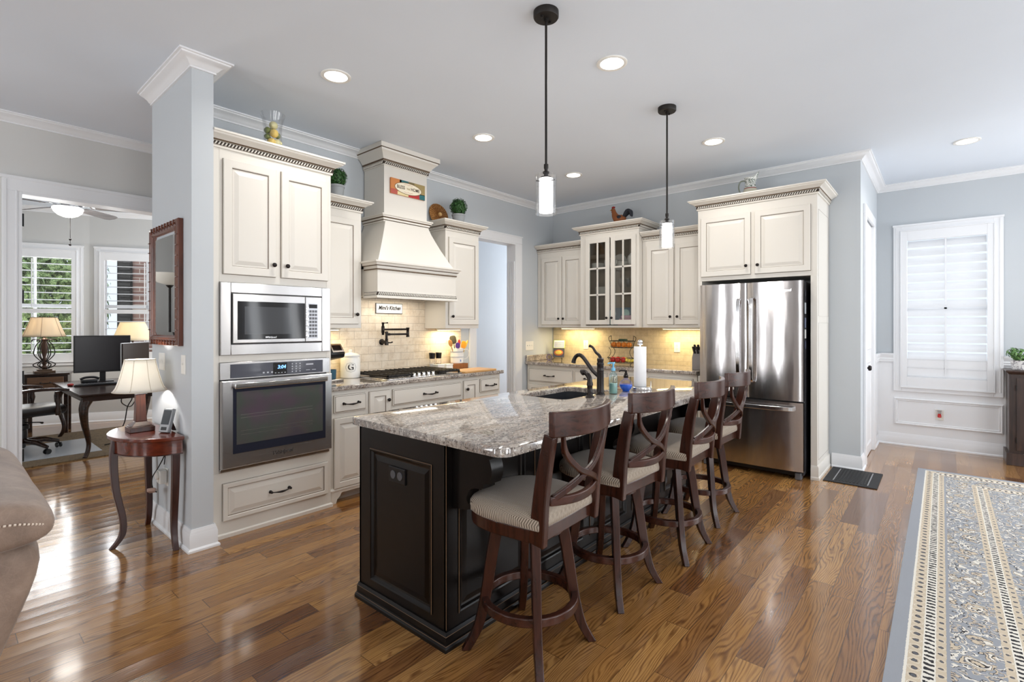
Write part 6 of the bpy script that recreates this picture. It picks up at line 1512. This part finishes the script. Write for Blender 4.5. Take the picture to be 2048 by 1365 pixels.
t = thing('computer_mouse', 'red computer mouse at the left of the keyboard', 'mouse', (1.08, 7.7, .671)); G().sph((0,0,.014), (.03,.045,.018)).build('mouse_shell', RED, parent=t, sm=60)
# lamp with the cream shade behind the screens
t = thing('desk_lamp', 'lit lamp with plain cream tapered shade behind the study screens', 'lamp', (1.80, 8.29, .671))
G().lathe([(.09,0),(.09,.012),(.03,.03),(.022,.06),(.045,.14),(.05,.22),(.03,.3),(.012,.34),(.012,.56),(0,.56)], n=24).build('base', ESPRESSO, parent=t, sm=40)
bellshade(t, .225, .135, .51, .755, shade('cream_lamp_shade', srgb(238,228,204), .4), flare=0, ribs=0); bulb(t, .62, 5, (1,.93,.82))
# nightstand and iron lamp
t = thing('study_nightstand', 'small dark chest with one drawer under the scrolled iron lamp', 'nightstand', (.74, 8.62, 0), R(-14))
G().box(0,.46,0,.36,.745,.77).build('top', ESPRESSO, parent=t, bev=.003); G().box(.02,.44,.02,.35,.56,.7445).build('carcass', ESPRESSO, parent=t)
d = G().rings(.06,.40,.585,.725,.004,[(0,.015),(0,.002),(.003,0)]).build('drawer', wood('rustic_drawer', srgb(84,58,40), srgb(122,88,62), .45, ax=0), parent=t)
pull(d, .23, .655, .09, .004)
for (x,y) in ((.04,.04),(.42,.04),(.04,.33),(.42,.33)): G().box(x-.02,x+.02,y-.02,y+.02,0,.5595).build('leg', ESPRESSO, parent=t, bev=.002)
t = thing('iron_scroll_lamp', 'lit lamp with scrolled black iron base and tan bell shade by the study window', 'lamp', (.97, 8.72, .7705))
G().box(-.10,.10,-.07,.07,0,.03).box(-.07,.07,-.05,.05,.0305,.05).build('base', M('aged_bronze_base', srgb(84,66,52), .45, .3), parent=t, bev=.004)
G().lathe([(.02,.05),(.03,.07),(.016,.10),(.03,.14),(.014,.2),(.032,.28),(.036,.34),(.02,.40),(.03,.43),(.012,.45),(.012,.56),(0,.56)], n=18).build('stem', M('aged_bronze', srgb(72,52,42), .4, .4), parent=t, sm=40)
g = G()
for k in range(6):
    a = 2*pi*k/6
    P = [(.035,.055),(.09,.085),(.105,.11),(.07,.135),(.03,.15),(.05,.17),(.10,.25),(.075,.36),(.045,.40),(.06,.43),(.11,.425),(.12,.40)]
    g.tube(smooth([(r*cos(a),r*sin(a),z) for r,z in P], 4), .006, 6)
g.build('iron_scroll', IRON, parent=t, sm=60)
bellshade(t, .215, .125, .465, .71, SHADET, flare=.12, ribs=6, rim=M('shade_brown_trim', srgb(110,74,48), .7)); bulb(t, .6, 5, (1,.93,.84))
# office chair facing the desk
t = thing('office_chair', 'dark leather office chair with carved arms and caster base in the study', 'chair', (.66, 7.42, .0155), R(-75))
LEA = M('dark_leather', srgb(38,32,30), .35)
soft(loft([[(-.26,y,.38),(.26,y,.38),(.27,y,.47),(.22,y,.51),(-.22,y,.51),(-.27,y,.47)] for y in (-.26,-.24,.0,.2,.26,.28)]).build('seat', LEA, parent=t))
soft(loft([[(-.25,-.30-.12*(z-.45),z),(.25,-.30-.12*(z-.45),z),(.26,-.22-.12*(z-.45),z),(-.26,-.22-.12*(z-.45),z)] for z in (.45,.48,.7,.9,1.05,1.08)]).build('backrest', LEA, parent=t))
for sx in (-1,1):
    a = G().tube(smooth([(sx*.28,-.24,.66),(sx*.29,-.05,.685),(sx*.29,.15,.68),(sx*.29,.27,.66)], 5), 1, flat=((0,0,1),.055,.03)).build('armrest', ESPRESSO, parent=t, bev=.006)
    G().lathe([(.02,.40),(.028,.44),(.016,.50),(.028,.56),(.02,.6),(.03,.655),(0,.656)], (sx*.285,.18,0), 14).build('arm_post', ESPRESSO, parent=a, sm=40)
G().lathe([(.03,.10),(.03,.25),(.05,.26),(.05,.30),(.025,.31),(.025,.37),(.09,.378),(0,.379)], n=16).build('gas_column', BLACK, parent=t, sm=40)
G().tube([(.05,0,.33),(.22,.05,.34),(.26,.06,.335)], [.006,.006,.012], 6).build('tilt_lever', BLACK, parent=t)
for k in range(5):
    a = 2*pi*k/5+.3; c, s_ = cos(a), sin(a)
    l = G().tube([(c*.02,s_*.02,.13),(c*.18,s_*.18,.115),(c*.30,s_*.30,.075)], [.034,.028,.018], 8).build('base_leg', ESPRESSO, parent=t, sm=60)
    g = G()
    for q in (-.016,.016): g.lathe([(.0,-.008),(.026,-.008),(.029,0),(.026,.008),(0,.008)], (q,0,0), 14, 'x')
    g.xf(Matrix.Translation((c*.30,s_*.30,.0295)) @ Matrix.Rotation(a, 4, 'Z')); g.tube([(c*.30,s_*.30,.03),(c*.30,s_*.30,.075)], .008, 6); g.build('caster', BLACK, parent=l, sm=40)
t = thing('torchiere_lamp', 'dark torchiere floor lamp with white bowl, seen in the pier mirror', 'floor lamp', (.27, 6.6, 0))
G().lathe([(.14,0),(.14,.02),(.03,.04),(.016,.07),(.014,.9),(.03,.92),(.014,.95),(.014,1.80),(.04,1.83),(0,1.83)], n=20).build('pole', IRON, parent=t, sm=40)
G().lathe([(.03,1.832),(.12,1.86),(.19,1.93),(.20,1.96),(.19,1.955),(.11,1.88),(0,1.85)], n=28).build('bowl_shade', SHADEW, parent=t, sm=50)
# cables under the desk
t = tag(G().tube(smooth([(1.75,7.7,.58),(1.62,7.5,.40),(1.5,7.35,.45),(1.48,7.3,.52),(1.55,7.35,.56),(1.6,7.4,.5),(1.55,7.38,.4),(1.5,7.3,.22),(1.38,7.2,.05),(1.3,7.2,.022)], 6), .006, 6).build('desk_cable', BLACK, sm=60), 'black cable looped under the study desk', 'cable')
t = tag(G().tube(smooth([(2.12,8.75,.42),(2.12,8.5,.30),(2.1,8.3,.18),(2.08,8.1,.022)], 6), .006, 6).build('power_cord', BLACK, sm=60), 'black power cord from the study wall outlet', 'cable')
# ceiling fan
t = thing('ceiling_fan', 'white ceiling fan with grey blades and lit bowl light in the study', 'ceiling fan', (1.03, 7.5, CZ))
G().lathe([(0,0),(.075,0),(.07,-.05),(.02,-.07),(.02,-.13),(.08,-.14),(.12,-.165),(.125,-.21),(.10,-.245),(.06,-.26),(.06,-.285),(.13,-.292),(.13,-.30),(0,-.30)], n=32).build('motor_housing', M('brushed_nickel', srgb(206,206,208), .25, .6), parent=t, sm=40)
G().lathe([(.135,-.3005),(.14,-.31),(.125,-.35),(.09,-.385),(.045,-.405),(0,-.41)], n=32).build('light_bowl', emis('lit_fan_bowl', (1,.98,.94,1), 2.2), parent=t, sm=40)
BL = wood('weathered_fan_blade', srgb(96,92,92), srgb(128,122,120), .4, ax=0)
for k in range(5):
    a = 2*pi*k/5+R(-29); Mz = Matrix.Rotation(a, 4, 'Z') @ Matrix.Translation((0,0,-.278)) @ Matrix.Rotation(R(-14), 4, 'X')
    b = G().prism([(.20,-.045),(.28,-.06),(.63,-.072),(.685,-.055),(.705,0),(.685,.055),(.63,.072),(.28,.06),(.20,.045)], -.004, .004, 'z').xf(Mz).build('blade', BL, parent=t, bev=.002)
    G().tube([(.10,0,.0),(.16,0,.012),(.25,0,-.006)], 1, flat=((0,0,1),.04,.008)).xf(Mz).build('blade_bracket', CHROME, parent=b, bev=.002)
G().tube([(.02,0,-.40),(.02,0,-.70)], .0022, 6).lathe([(.0,-.64),(.012,-.65),(.012,-.66),(0,-.67)], (.02,0,0), 10).lathe([(.0,-.70),(.015,-.712),(.012,-.725),(0,-.73)], (.02,0,0), 10).build('pull_chain', BRONZE, parent=t)
l = bpy.data.lights.new('fan_bulb', 'POINT'); l.energy = 6; l.shadow_soft_size = .12; l.color = (1,.96,.9)
lo = bpy.data.objects.new('fan_bulb', l); C.objects.link(lo); lo.parent = t; lo.location = (0,0,-.5)
